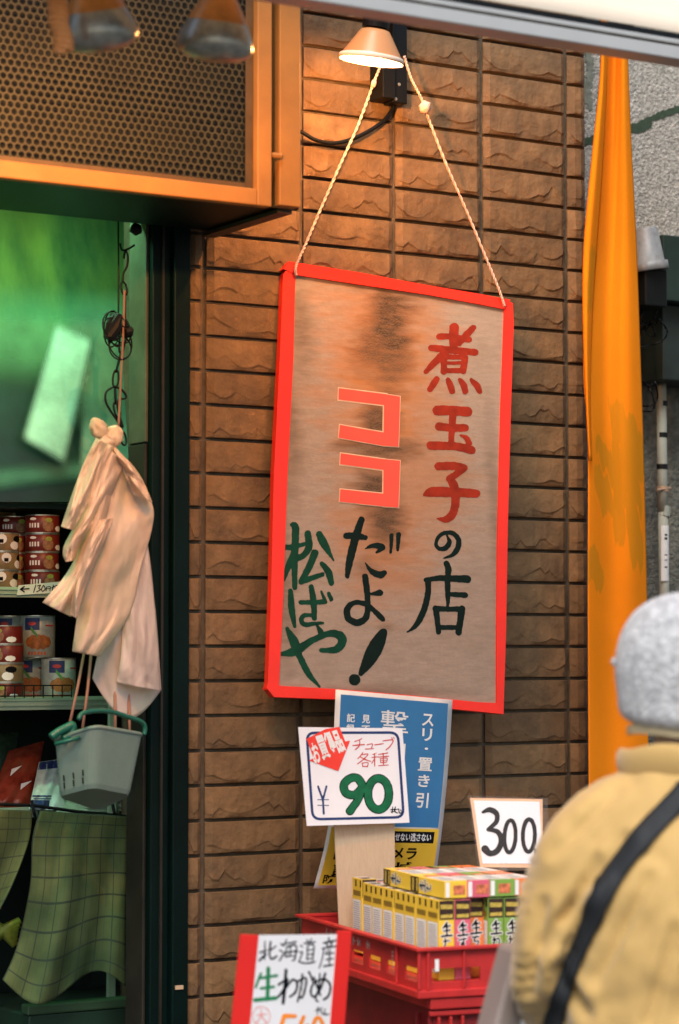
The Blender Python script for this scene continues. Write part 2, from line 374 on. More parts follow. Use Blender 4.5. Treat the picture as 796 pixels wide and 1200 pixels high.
# upper header of the cooler: dark band with sheets of painted glass reflection and haze
header = thing('cooler_header', 'dark teal header panel under the green sheet', 'panel', (-.5, .3, zT))
S1 = Plane(at(0, 580, .29), at(150, 580, .29), at(0, 400, .33))
mb = MB(); sheet(mb, S1, (-900, 390), (152, 402), (152, 588), (-900, 588), 0, th=.02); mb.build('header_panel', teal_m, header)
PSTR = True
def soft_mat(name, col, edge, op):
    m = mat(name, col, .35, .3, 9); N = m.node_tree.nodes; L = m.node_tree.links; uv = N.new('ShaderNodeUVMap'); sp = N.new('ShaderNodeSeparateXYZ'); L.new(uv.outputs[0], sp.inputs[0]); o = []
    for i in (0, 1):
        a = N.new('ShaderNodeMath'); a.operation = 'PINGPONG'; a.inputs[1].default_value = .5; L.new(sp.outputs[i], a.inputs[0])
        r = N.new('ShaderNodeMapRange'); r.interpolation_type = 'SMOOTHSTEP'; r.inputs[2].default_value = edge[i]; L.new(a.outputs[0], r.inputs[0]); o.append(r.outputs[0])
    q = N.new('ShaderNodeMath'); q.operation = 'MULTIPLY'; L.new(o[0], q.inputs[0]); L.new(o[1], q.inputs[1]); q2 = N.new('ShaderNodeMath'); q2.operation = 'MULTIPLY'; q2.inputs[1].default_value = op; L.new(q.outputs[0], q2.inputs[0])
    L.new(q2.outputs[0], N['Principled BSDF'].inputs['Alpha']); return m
def soft_sheet(parent, name, c, off, m):
    mb = MB(); tl, tr, br, bl = c
    mb.grid(lambda u, v: S1((tl[0]*(1-u)+tr[0]*u)*(1-v)+(bl[0]*(1-u)+br[0]*u)*v, (tl[1]*(1-u)+tr[1]*u)*(1-v)+(bl[1]*(1-u)+br[1]*u)*v, off+.012*math.sin(u*2)*v), 12, 12, uv=True); return mb.build(name, m, parent, smooth=True)
soft_sheet(header, 'haze_sheet', [(-300, 318), (150, 330), (150, 470), (-300, 470)], .006, soft_mat('green_painted_haze', (.07,.20,.10), (.12, .5), .9))  # haze put into a sheet's colour, across the header's top edge
soft_sheet(header, 'pale_reflection_band', [(-900, 620), (170, 528), (170, 558), (-900, 700)], .012, soft_mat('mint_reflection', (.05,.15,.11), (.01, .5), .9))  # lighter band: a soft reflection put into the colour
pale = thing('pale_reflection', 'painted pale mint glass reflection slanting across the shop opening', 'board', at(60, 460, .26))  # no real board: stands in for a reflection in the glass
soft_sheet(pale, 'reflection_sheet', [(56, 376), (106, 398), (70, 556), (14, 520)], .03, soft_mat('pale_mint_reflection', (.30,.56,.47), (.22, .10), .95))  # diagonal glass reflection put into this sheet's colour
grey = thing('grey_green_haze', 'painted grey green haze behind the knotted bags', 'haze', at(110, 480, .26))
soft_sheet(grey, 'haze_front', [(90, 436), (170, 424), (170, 585), (84, 575)], .02, soft_mat('painted_haze', (.16,.30,.23), (.12, .10), .85))  # hazy light behind the bags put into these sheets' colour
soft_sheet(grey, 'haze_top', [(70, 340), (190, 330), (190, 500), (40, 520)], .0155, soft_mat('painted_haze_dark', (.10,.22,.15), (.3, .3), .8))

# ------------------------------------------------------------ tins on the shelves
tin_metal = mat('tin_rim_metal', (.45,.45,.38), .3, .1, 20, metal=.8)
red_lab = mat('red_tin_label', (.15,.016,.010), .4, .3, 40); white_lab = mat('white_tin_label', (.34,.40,.35), .4, .2, 60); tan_lab = mat('tan_tin_label', (.22,.15,.07), .4, .35, 40)
navy_m = mat('navy_print', (.02,.035,.12), .5); fry_m = mat('fried_cutlet_print', (.33,.12,.03), .6, .4, 120); leaf_m = mat('leaf_print', (.07,.24,.05), .5); redp_m = mat('red_print', (.5,.04,.03), .5); yelp_m = mat('yellow_print', (.62,.45,.04), .5); whitep = mat('white_print', (.75,.75,.72), .5); blackp = mat('black_print', (.004,.004,.005), .7, spec=.1)
def cyl_patch(mb, R, a0, a1, z0, z1, off=.0006, fn=None, n=6):
    """a printed patch wrapped on a tin; angle 0 faces the street"""
    def g(u, v):
        a = a0+(a1-a0)*u; z = z0+(z1-z0)*v
        if fn: z = fn(u, v, z0, z1)
        return ((R+off)*math.sin(a), -(R+off)*math.cos(a), z)
    mb.grid(g, n, 4)
def tin_proto(kind):
    R, H = (.037, .040) if kind != 'tall' else (.038, .092)
    root = thing('tin', 'x', 'tin')
    mb = MB(); mb.lathe([(R-.001, .002), (R, .003), (R, H-.003), (R-.001, H-.002)], n=28)
    mb.build('tin_wall', {'red': red_lab, 'tan': tan_lab, 'tall': white_lab}[kind], root, smooth=True)
    mb = MB(); mb.lathe([(0, 0), (R+.0008, 0), (R+.0008, .002), (R-.001, .002)], n=28); mb.lathe([(R-.001, H-.002), (R+.0008, H-.002), (R+.0008, H), (R-.002, H), (R-.003, H-.002), (0, H-.002)], n=28)
    mb.build('tin_rim', tin_metal, root, smooth=False)
    blob = lambda u, v, z0, z1: (z0+z1)/2+(v-.5)*(z1-z0)*math.sqrt(max(0, 1-(2*u-1)**2))*(1+.1*math.sin(u*30))
    if kind == 'tall':
        mb = MB(); cyl_patch(mb, R, -.95, .65, .018, .050, .0006, blob, 16); mb.build('label_picture', fry_m, root)
        mb = MB(); cyl_patch(mb, R, -1.0, -.1, .060, .086, .0005, lambda u, v, a, b: a+(b-a)*v if True else 0, 6); mb.build('label_corner', navy_m, root)
        mb = MB(); cyl_patch(mb, R, -.60, -.20, .046, .064, .0011, lambda u, v, a, b: a+(b-a)*(1-u)+(v-.5)*.008, 6); mb.build('label_leaf', leaf_m, root)
        mb = MB(); cyl_patch(mb, R, .25, .85, .068, .0715, .0007); cyl_patch(mb, R, -.8, -.3, .070, .078, .0011, blob, 8); mb.build('label_red_mark', redp_m, root)
        mb = MB(); 
        for q in range(6): cyl_patch(mb, R, -.75+q*.18, -.64+q*.18, .006, .013, .0008, None, 2)
        mb.build('label_lettering', mat('orange_red_print', (.6,.13,.03), .5), root)['kind'] = 'stuff'
    elif kind == 'red':
        mb = MB(); cyl_patch(mb, R, -.15, .55, .004, .028, .0006, blob, 12); mb.build('label_picture', mat('brown_food_print', (.25,.13,.06), .6, .4, 150), root)
        mb = MB(); cyl_patch(mb, R, .0, .45, .024, .033, .0010, blob, 10); mb.build('label_leaf', mat('yellow_green_print', (.30,.34,.05), .5, .4, 200), root)
        mb = MB(); cyl_patch(mb, R, -.95, -.5, .028, .034, .0007, blob, 8)
        mb.build('label_mark', whitep, root)['kind'] = 'stuff'; mb = MB()
        for a in (-.98, -.80, -.62, -.44): cyl_patch(mb, R, a, a+.10, .012, .022, .0007, None, 2)
        cyl_patch(mb, R, .65, 1.3, .004, .016, .0007, blob, 8); mb.build('label_lettering', whitep, root)['kind'] = 'stuff'
    else:
        mb = MB(); cyl_patch(mb, R, -.5, .1, .016, .037, .0006, blob, 12); cyl_patch(mb, R, .3, 1.0, .004, .022, .0006, blob, 10); mb.build('label_patch', whitep, root)
        mb = MB(); cyl_patch(mb, R, -.35, -.1, .018, .026, .0012, None, 3); cyl_patch(mb, R, .5, 1.2, .020, .034, .0007, blob, 10); mb.build('label_dark_mark', blackp, root)
    return root
def copy_tree(o, parent=None):
    c = o.copy(); COL.objects.link(c)
    if parent is not None: c.parent = parent
    for ch in list(o.children): copy_tree(ch, c)
    return c
protos = {k: tin_proto(k) for k in ('red', 'tan', 'tall')}; used = set()
def put_tin(kind, x, y, z, rz, label, group):
    o = protos[kind] if kind not in used else copy_tree(protos[kind]); used.add(kind)
    q_ = random.uniform; o.location = (x+q_(-.0015, .0015), y+q_(-.002, .002), z); o.rotation_euler = (0, 0, rz+q_(-.28, .28)); o['label'] = label; o['group'] = group; return o
lvl = ['bottom', 'second', 'third', 'fourth', 'top']
zs = zA+.0185
cx = at(51, 650, SY+.06).x
for k in range(4): put_tin('red', cx, SY+.065, zs+k*.0405, -.35, f'red food tin, {["bottom","second","third","topmost"][k]} of the front stack above the 130 yen price strip', 'red tins on the upper shelf')
for k in range(4): put_tin('red', cx-.032+.004, SY+.145, zs+k*.0405, -.45, f'red food tin, {["bottom","second","third","topmost"][k]} of the stack half hidden behind the front one', 'red tins on the upper shelf')
put_tin('tan', cx-.034, SY+.225, zs+3*.0405+.0405*1, .1, 'tan tin topmost at the back of the red tins', 'tan tins on the upper shelf')
for k in range(4): put_tin('red', cx-.034, SY+.225, zs+k*.0405, .1, f'red tin deepest behind the other red stacks, {["bottom","second","third","topmost red"][k]} one', 'red tins on the upper shelf')
cx2 = at(2, 650, SY+.08).x
for k in range(3): put_tin('tan', cx2, SY+.08, zs+k*.0405, .0, f'tan and white tin, {["bottom","middle","top"][k]} of the stack at the left edge of the upper shelf', 'tan tins on the upper shelf')
zs = zB+.0185
cl = at(72, 790, SY+.06).x
for j in range(3):
    x = cl-.004-.0285*j*1.05; y = SY+.065+.076*j
    put_tin('tall', x, y, zs, -.25, 'tall white tin with a fried cutlet picture, lower layer, ' + ['front one', 'second from the front', 'deepest one'][j], 'tall white tins on the lower shelf')
cu = at(50, 745, SY+.10).x
for j in range(2):
    put_tin('tall', cl-.036-.030*j, SY+.105+.076*j, zs+.0925, -.25, 'tall white tin with a fried cutlet picture, upper layer, ' + ['nearer', 'farther'][j] + ' one', 'tall white tins on the lower shelf')
cr = at(6, 790, SY+.055).x
for k in range(4): put_tin('red' if k != 1 else 'tan', cr, SY+.05, zs+k*.0405, -.9, f'small {"red" if k != 1 else "tan"} tin, {["bottom","second","third","topmost"][k]} of the stack left of the tall white tins', 'small red tins on the lower shelf')
mb = MB(); a = at(128, 830, SY-.012); b = at(137, 830, SY-.012); mb.box((a.x, SY-.014, .10), (b.x, SY-.0045, zB+.040)); mb.build('upright', shelf_m, shelf, bevel=.001)
# price strip on the upper rail
SR = Plane(at(0, 690, SY-.0055), at(100, 690, SY-.0055), at(0, 600, SY-.0055))
strip = thing('price_strip', 'white price strip with an arrow and 130 yen, stuck on the upper shelf rail', 'price tag', at(45, 690, SY-.006))
mb = MB(); sheet(mb, SR, (22, 686), (76, 681), (73, 694), (20, 697.5), 0, th=.001); mb.build('strip_paper', mat('white_strip_paper', (.62,.68,.6), .6), strip)
mb = MB()
paint(mb, SR, [line([(25, 690.5), (34, 689.8)], 1.5), line([(24, 690.5), (28.5, 687.5)], 1.6), line([(24, 690.5), (28.5, 693.5)], 1.6),
  line([(42, 685.5), (39.5, 694)], 1.1), line([(44, 686.5), (47.5, 685.8), (45.5, 689.2), (47.5, 691), (43, 693.5)], 1.1), line([(51, 686), (48.8, 690), (50, 693), (53, 690), (51.3, 686)], 1.1),
  line([(54.5, 688), (54, 692.5)], .9), line([(54.5, 688), (59, 687.5), (58.5, 692)], .9), line([(54.5, 690), (58.5, 689.7)], .8), line([(60.5, 689), (64, 687)], 1), line([(62.5, 685.5), (61.5, 692)], 1), line([(65, 686.5), (69, 686), (67, 691.5)], 1), line([(64.5, 689), (69.5, 688.5)], .9)],
  .0006, .5, 0)
mb.build('strip_lettering', blackp, strip)
# wire guard on the lower rail
guard = thing('wire_guard', 'thin black wire guard along the front of the lower shelf', 'wire rack', (-.3, SY, zB))
mb = MB(); z1, z2 = zB+.030, zB+.052; gx = at(84, 815, SY-.008).x
mb.tube([(-1.4, SY-.008, z2), (gx, SY-.008, z2)], .0016, 6); mb.tube([(-1.4, SY-.008, z1), (gx, SY-.008, z1)], .0016, 6); mb.build('wire_rail', black_m, guard)
mb = MB(); x = gx
while x > -1.4: mb.tube([(x, SY-.008, z1-.004), (x, SY-.008, z2)], .0014, 6); x -= .022
mb.build('wire_upright', black_m, guard)
# snack packs in the dark lower bay
def pack(name, label, cat, quadpx, Y, m, puff=.03, group=None):
    root = thing(name, label, cat, at(quadpx[2][0], quadpx[2][1], Y), group=group)
    tl, tr, br, bl = quadpx
    def fn(u, v, s):
        x = (tl[0]*(1-u)+tr[0]*u)*(1-v)+(bl[0]*(1-u)+br[0]*u)*v; y = (tl[1]*(1-u)+tr[1]*u)*(1-v)+(bl[1]*(1-u)+br[1]*u)*v
        b = (math.sin(PI*u)*math.sin(PI*v))**.5*puff + .006*math.sin(u*17+v*9)*math.sin(PI*u)
        return at(x, y, Y-s*b+.12*(0.5-v))
    mb = MB(); mb.grid(lambda u, v: fn(u, v, 1), 14, 14, uv=True); mb.grid(lambda u, v: fn(1-u, v, -.5), 14, 14, uv=True)
    mb.build('pack_film', m, root, smooth=True)
    return root, fn
redpack = mat('red_brown_pack', (.22,.03,.015), .25, .6, 22, .3, 30, dark=(.03,.06,.03), ds=11, da=.95)
dimpack = mat('dim_green_pack', (.03,.055,.035), .25, .7, 18, .4, 30)
pack('snack_pack', 'crinkled dark green snack pack at the far left of the low shelf', 'snack pack', ((-30, 862), (22, 858), (10, 944), (-40, 944)), SY+.16, dimpack)
r_, fn = pack('snack_pack', 'red and brown snack pack lying behind the wire bar', 'snack pack', ((10, 880), (52, 868), (38, 946), (-14, 946)), SY+.10, redpack)
mb = MB()
for a in ((.25, .35, .5, .12), (.6, .62, .35, .10)):
    mb.add([fn(a[0], a[1], 1)+Vector((0,-.004,0)), fn(a[0]+.25, a[1]-.03, 1)+Vector((0,-.004,0)), fn(a[0]+.02, a[1]+a[3], 1)+Vector((0,-.004,0))], [(0,1,2)])
mb.build('pack_white_flash', whitep, r_)
r_, fn = pack('snack_pack', 'white and blue pack standing beside the hanging basket', 'snack pack', ((46, 893), (74, 889), (76, 950), (34, 948)), SY+.04, mat('white_blue_pack', (.42,.52,.46), .3, .25, 30), .02)
for nm, m_, a in (('pack_blue_band', navy_m, (0, 1, .0, .16)), ('pack_blue_band', navy_m, (0, .55, .80, .97)), ('pack_stripe', navy_m, (0, .6, .70, .73)), ('pack_stripe', navy_m, (.05, .6, .76, .78))):
    mb = MB(); mb.grid(lambda u, v: fn(a[0]+(a[1]-a[0])*u*.98+.01, a[2]+(a[3]-a[2])*v+.005, 1)+Vector((0, -.002, 0)), 10, 4); mb.build(nm, m_, r_)
pack('paper_pack', 'pale crumpled pack lying under the hanging basket', 'pack', ((70, 930), (104, 938), (106, 956), (66, 952)), SY+.02, mat('pale_crumple', (.34,.42,.33), .4, .3, 30, .4, 40), .02)
# wire bar and towels
bar = thing('wire_bar', 'thin black bar that the checked cloths hang from', 'bar', at(60, 948, .20))
mb = MB(); mb.tube([at(-200, 935, .20), at(40, 944, .20), at(90, 951, .20), at(152, 957, .20)], .0035, 8); mb.build('bar_rod', black_m, bar)
mb = MB(); 
for px_ in (40, 134): mb.tube([at(px_-3, 938, .195), at(px_, 952, .185), at(px_+4, 966, .19), at(px_+7, 950, .19)], .004, 6)
mb.build('bar_hook', black_m, bar)
def check_mat():
    m = bpy.data.materials.new('checked_cotton'); m.use_nodes = True; N = m.node_tree.nodes; L = m.node_tree.links; p = N['Principled BSDF']; p.inputs['Roughness'].default_value = .9
    uv = N.new('ShaderNodeUVMap'); sp = N.new('ShaderNodeSeparateXYZ'); L.new(uv.outputs[0], sp.inputs[0])
    def lines(out, n, w):
        a = N.new('ShaderNodeMath'); a.operation = 'MULTIPLY'; a.inputs[1].default_value = n; L.new(out, a.inputs[0])
        b = N.new('ShaderNodeMath'); b.operation = 'FRACT'; L.new(a.outputs[0], b.inputs[0])
        c = N.new('ShaderNodeMath'); c.operation = 'LESS_THAN'; c.inputs[1].default_value = w; L.new(b.outputs[0], c.inputs[0]); return c.outputs[0]
    x1 = lines(sp.outputs[0], 7, .06); y1 = lines(sp.outputs[1], 9, .085); x2 = lines(sp.outputs[0], 14, .05)
    mxx = N.new('ShaderNodeMath'); mxx.operation = 'MAXIMUM'; L.new(x1, mxx.inputs[0]); L.new(y1, mxx.inputs[1])
    h = N.new('ShaderNodeMath'); h.operation = 'MULTIPLY'; h.inputs[1].default_value = .45; L.new(x2, h.inputs[0])
    m2 = N.new('ShaderNodeMath'); m2.operation = 'MAXIMUM'; L.new(mxx.outputs[0], m2.inputs[0]); L.new(h.outputs[0], m2.inputs[1])
    sc_ = N.new('ShaderNodeMath'); sc_.operation = 'MULTIPLY'; sc_.inputs[1].default_value = .75; L.new(m2.outputs[0], sc_.inputs[0])
    tc = N.new('ShaderNodeTexCoord'); no = N.new('ShaderNodeTexNoise'); no.inputs['Scale'].default_value = 9; no.inputs['Detail'].default_value = 6; L.new(tc.outputs['Object'], no.inputs['Vector'])
    cr = N.new('ShaderNodeValToRGB'); cr.color_ramp.elements[0].color = (.03,.06,.016,1); cr.color_ramp.elements[1].color = (.12,.155,.05,1); cr.color_ramp.elements[0].position = .3; cr.color_ramp.elements[1].position = .7; L.new(no.outputs['Fac'], cr.inputs[0])
    mx = N.new('ShaderNodeMix'); mx.data_type = 'RGBA'; L.new(sc_.outputs[0], mx.inputs[0]); L.new(cr.outputs[0], mx.inputs[6]); mx.inputs[7].default_value = (.012,.025,.02,1); L.new(mx.outputs[2], p.inputs['Base Color'])
    return m
check_m = check_mat()
def poly_at(pts, t):
    """point at fraction t of a polyline of (x, y)"""
    A = smooth_path([(x, y) for x, y in pts], 8); n = len(A)-1; f = t*n; i = min(int(f), n-1); f -= i
    return A[i][0]*(1-f)+A[i+1][0]*f, A[i][1]*(1-f)+A[i+1][1]*f
def drape(left, right, Yf, nu=28, nv=40, bottom=None):
    LA = [poly_at(left, j/nv) for j in range(nv+1)]; RA = [poly_at(right, j/nv) for j in range(nv+1)]
    def fn(u, v):
        j = min(int(round(v*nv)), nv); x = LA[j][0]*(1-u)+RA[j][0]*u; y = LA[j][1]*(1-u)+RA[j][1]*u
        if bottom: y += bottom(u)*v**3
        return at(x, y, Yf(u, v))
    mb = MB(); mb.grid(fn, nu, nv, uv=True); return mb
tw = drape([(47, 950), (38, 985), (35, 1040), (20, 1110), (3, 1152)], [(151, 957), (149, 1000), (149, 1080), (149, 1172)],
      lambda u, v: .17+.018*math.sin(u*9+v*2.5)*v+.014*math.sin(u*5-v*7)*(1-.4*v)+.008*math.sin(u*23+v*4)*v, bottom=lambda u: 22*math.sin(u*6.3-.2)-10*u)
tw = tw.build('checked_cloth', check_m, smooth=True, solid=.0025); tag(tw, 'large green checked cloth hanging below the basket', 'cloth', 'green checked cloths')
tw = drape([(-60, 946), (-62, 990), (-66, 1060), (-70, 1120)], [(38, 950), (34, 985), (14, 1038), (-8, 1080)],
      lambda u, v: .175+.018*math.sin(u*8+v*3)*(.4+v)).build('checked_cloth', check_m, smooth=True, solid=.0025)
tag(tw, 'green checked cloth pulled aside at the far left edge', 'cloth', 'green checked cloths')
mb = MB()
for k in range(7):
    a = at(-20+k*2, 1112-k*5, .36); b = at(24-k, 1078+k*5, .33); mb.tube([a, (a+b)/2+Vector((0,0,.006)), b], [.010, .013, .008], 8)
lk = mb.build('green_vegetable_bundle', mat('yellow_green_stalk', (.20,.24,.03), .45, .4, 30), smooth=True); tag(lk, 'bundle of yellow green stalks in the dark gap between the cloths', 'vegetables')
lowrail = thing('low_crate', 'dark green crate edge showing under the lifted cloth', 'crate', at(100, 1190, .30))
mb = MB(); a = at(55, 1170, .28); mb.box((a.x-.05, .26, a.z-.35), (.09, .60, a.z-.03)); mb.build('crate_body', mat('dark_green_plastic', (.02,.05,.03), .5), lowrail, bevel=.004)
mb = MB(); mb.box((a.x-.055, .255, a.z-.029), (.092, .29, a.z-.008)); mb.build('crate_rim', mat('green_rim_plastic', (.05,.10,.05), .5), lowrail, bevel=.004)

# ------------------------------------------------------------ chain, cord and knotted bags in front of the opening
YC = -.06
wire = MB(); wire.tube([at(138.5, 236, YC+.05), at(139, 300, YC+.05), at(139, 372, YC+.05)], .0018, 6)
w_ = wire.build('black_wire', black_m); tag(w_, 'straight black wire hanging left of the chain in the doorway', 'wire')
chain = thing('hanging_chain', 'dark chain hanging in the doorway with hooks, holding the bags', 'chain', at(146, 290, YC))
mb = MB(); mb.tube([at(x, y, YC) for x, y in smooth_path([(141, 285), (143, 293), (150, 292), (158, 287)], 5)], .0022, 6); mb.tube([at(x, y, YC) for x, y in smooth_path([(145, 303), (147, 294), (150, 300), (149, 312), (145, 320), (144, 330)], 5)], .0022, 6)
mb.build('top_hook', black_m, chain, smooth=True)
ypath = smooth_path([(144, 330), (147, 350), (145, 400), (137, 430), (135, 455), (136, 478), (142, 500), (146, 522)], 8)
def chain_pt(t): f = t*(len(ypath)-1); i = min(int(f), len(ypath)-2); f -= i; return ypath[i][0]*(1-f)+ypath[i+1][0]*f, ypath[i][1]*(1-f)+ypath[i+1][1]*f
nl = 9
for k in range(nl):
    a = chain_pt(k/nl); b = chain_pt((k+1.15)/nl if k < nl-1 else 1); A = at(*a, YC); B = at(*b, YC); M_ = (A+B)/2; d = (B-A)/2
    side = Vector((.0065, 0, 0)) if k % 2 == 0 else Vector((.002, .006, 0)); pts = []
    for q in range(13):
        th = 2*PI*q/12; pts.append(M_ + d*(math.sin(th)) + side*math.cos(th))
    mb = MB(); mb.tube(pts, .0021, 6, caps=False); mb.build('chain_link', black_m, chain, smooth=True)
cord = thing('cord_coil', 'tangled coil of black cord tied to the chain', 'cord', at(136, 395, YC-.01))
mb = MB(); rr = random.Random(4)
for k in range(7):
    c0 = (134+rr.uniform(-5, 8), 408+rr.uniform(-26, 6)); ra, rb = rr.uniform(8, 14), rr.uniform(12, 22); y0 = YC-.012+rr.uniform(-.01, .01); tl_ = rr.uniform(-.6, .2)
    mb.tube([at(c0[0]+ra*math.cos(t)*math.cos(tl_)-rb*math.sin(t)*math.sin(tl_), c0[1]+ra*math.cos(t)*math.sin(tl_)+rb*math.sin(t)*math.cos(tl_), y0+.006*math.sin(2*t+k)) for t in [2*PI*q/22 for q in range(23)]], .0017, 6, caps=False)
mb.build('cord_loops', black_m, cord, smooth=True)
mb = MB(); mb.lathe([(0, -.03), (.012, -.026), (.016, 0), (.012, .026), (0, .03)], at(133, 383, YC-.018), (.35, 0, 1), 12, fn=lambda a, h: 1+.25*math.sin(3*a+90*h)); mb.lathe([(0, -.012), (.012, -.008), (.014, .004), (0, .014)], at(150, 388, YC-.014), (1, 0, .3), 10); mb.build('plug', black_m, cord, smooth=False)
hook = MB(); hook.tube([at(x, y, YC-.012) for x, y in smooth_path([(134, 453), (125, 459), (124, 470), (130, 482), (140, 496), (144, 500), (140, 486), (138, 470), (148, 466), (143, 457), (134, 453)], 6)], .0023, 6)
h_ = hook.build('wire_hook', black_m, smooth=True); tag(h_, 'bent black wire hook on the chain just above the knotted bags', 'hook')
st = MB(); st.tube([at(x, y, YC-.016) for x, y in smooth_path([(146, 340), (145, 380), (142, 440), (139, 500)], 6)], .0024, 6)
s_ = st.build('pink_string', mat('pink_string', (.30,.16,.11), .8), smooth=True); tag(s_, 'pale pink string running down along the chain', 'string')
plug2 = MB(); plug2.lathe([(0, -.014), (.011, -.01), (.013, .004), (.004, .012), (0, .012)], at(160, 269, .002), (1, 0, -.4), 12); plug2.build('knob', black_m, door, smooth=True)

bags = thing('knotted_bags', 'peach coloured plastic bags knotted and hanging on the chain in the doorway', 'plastic bags', at(125, 520, YC-.02))
bag_m = mat('peach_plastic_film', (.82,.65,.48), .32, .10, 14, .35, 26, trans=.42, spec=.5, bdist=.004)
bag2_m = mat('pale_pink_plastic_film', (.80,.69,.60), .28, .10, 14, .35, 22, trans=.5, spec=.6, bdist=.004)
cc = lambda pts: [(x/3, 480+y/3) for x, y in pts]
def fold(n, amp, ph, y0, lean=0): return lambda u, v: y0+.020*noise.noise(Vector((u*2.2+v*1.5+ph*5, v*3.2-u*1.5, ph)))+.0045*noise.noise(Vector((u*6+v*4, v*8-u*3+ph*3, ph)))+.0012*noise.noise(Vector((u*17, v*23+ph*3, ph)))+amp*.38*(.8-.45*v)*math.sin(u*n*.6*PI+ph+1.8*math.sin(v*2.6+ph))*(.4+.6*math.sin(v*2.4+ph*2)**2)+.05*amp*math.sin(u*n*1.9*PI+v*7)*(1-v)+lean*v - .022*math.sin(PI*u)
bd = lambda L_, R_, Yf, nm, m_, bt=None: drape(cc(L_), cc(R_), Yf, 44, 60, bt).build(nm, m_, bags, smooth=True, solid=.0016)
bd([(395, 130), (400, 330), (385, 600), (355, 800), (325, 945)], [(440, 180), (510, 330), (522, 520), (548, 720), (567, 985)], fold(5, .014, .3, YC-.005), 'bag_sheet', bag2_m, lambda u: 40*math.sin(u*PI))
bd([(400, 130), (425, 500), (430, 800), (410, 960)], [(445, 180), (520, 480), (552, 800), (562, 990)], fold(4, .012, 1.3, YC-.035), 'bag_sheet', bag2_m)
bd([(380, 120), (320, 400), (275, 700), (255, 850)], [(450, 195), (532, 325), (535, 415), (495, 560), (455, 720), (350, 868)], fold(4, .012, 2.0, YC-.05), 'bag_sheet', bag_m)
bd([(360, 120), (310, 400), (245, 560), (150, 678)], [(420, 190), (380, 400), (310, 570), (248, 728)], fold(3, .010, .6, YC-.066), 'bag_sheet', bag_m)
bd([(350, 110), (300, 330), (226, 480), (232, 535)], [(440, 185), (375, 330), (310, 430), (262, 530)], fold(3, .008, 1.8, YC-.080), 'bag_sheet', bag_m)
bd([(338, 100), (295, 190), (250, 310), (216, 412)], [(400, 130), (340, 270), (300, 350), (262, 425)], fold(2, .008, .2, YC-.092), 'bag_sheet', bag_m)
bd([(385, 110), (400, 160), (440, 230), (470, 300)], [(440, 170), (470, 200), (505, 255), (535, 325)], fold(3, .006, 2.2, YC-.075), 'bag_sheet', bag_m)
bd([(340, 390), (300, 480), (262, 600), (248, 722)], [(400, 380), (350, 500), (300, 620), (272, 735)], fold(3, .007, 2.2, YC-.088), 'bag_sheet', bag_m)
mb = MB(); f_ = lambda a, h: 1+.22*math.sin(5*a+160*h)+.16*math.sin(9*a-120*h)+.35*noise.noise(Vector((math.cos(a)*2, math.sin(a)*2, h*90)))
mb.lathe([(0, -.022), (.009, -.020), (.012, -.015), (.014, -.007), (.015, 0), (.014, .006), (.014, .012), (.010, .017), (.005, .024), (0, .026)], at(116, 503, YC-.06), (-.5, 0, .8), 20, f_)
mb.lathe([(0, -.024), (.010, -.021), (.014, -.014), (.017, -.006), (.017, 0), (.015, .007), (.014, .014), (.009, .020), (0, .026)], at(133, 512, YC-.062), (.3, 0, 1), 20, f_); mb.lathe([(0, -.016), (.015, -.010), (.017, 0), (0, .014)], at(124, 517, YC-.075), (0, 0, 1), 16, f_)
mb.build('bag_knot', bag_m, bags, smooth=True)
# hanging basket
basket = thing('hanging_basket', 'pale green plastic basket hanging on strings in the doorway', 'basket', at(112, 900, -.12))
bas_m = mat('pale_grey_green_plastic', (.17,.235,.19), .35, .12, 9, .1, 60, dark=(.10,.17,.12), ds=7, da=.5)
NR, RR, FR, LR = at(112, 851, -.185), at(170, 861, -.13), at(122, 872, -.045), at(61, 868, -.10)
NB, RB_, FB, LB = at(109, 922, -.175), at(155, 931, -.125), at(115, 950, -.055), at(67, 933, -.10)
def ringpts(P, r, k=5):
    out = []
    for i in range(4):
        p0, p1, p2 = P[i-1], P[i], P[(i+1)%4]; a = p1+(p0-p1).normalized()*r; b = p1+(p2-p1).normalized()*r
        for q in range(k+1): t = q/k; out.append(a*(1-t)**2+p1*2*t*(1-t)+b*t*t)
    return out
top = ringpts([NR, RR, FR, LR], .022); bot = ringpts([NB, RB_, FB, LB], .020); n_ = len(top)
mb = MB(); cB = sum(bot, Vector())/n_
rows_ = [top] + [[a.lerp(b, t) for a, b in zip(top, bot)] for t in (.08, .5, .93)] + [[b.lerp(cB, .03)*1 for b in bot]]
b0 = 0
for rw in rows_: mb.v += rw
for j in range(len(rows_)-1):
    for i in range(n_): mb.f.append((j*n_+i, j*n_+(i+1)%n_, (j+1)*n_+(i+1)%n_, (j+1)*n_+i))
mb.f.append(tuple((len(rows_)-1)*n_+i for i in range(n_)))
mb.build('basket_body', bas_m, basket, smooth=False, solid=.003)
mb = MB(); mb.tube(top+[top[0]], .0042, 8, caps=False); mb.build('basket_rim', bas_m, basket, smooth=True)
mb = MB()
for u in (.25, .5, .75):
    for v in (.72, .85):
        a = LR.lerp(NR, u).lerp(LB.lerp(NB, u), v); n = (NR-LR).cross(LB-LR).normalized(); n = n if n.dot(CAM-a) > 0 else -n; d = (LB-LR).normalized(); s = (NR-LR).normalized()
        a = a+n*.0042; mb.add([a-s*.0016-d*.006, a+s*.0016-d*.006, a+s*.0016+d*.006, a-s*.0016+d*.006], [(0,1,2,3)])
mb.build('vent_slot', black_m, basket)
hand_m = mat('sea_green_plastic', (.01,.11,.07), .35, .1, 10)
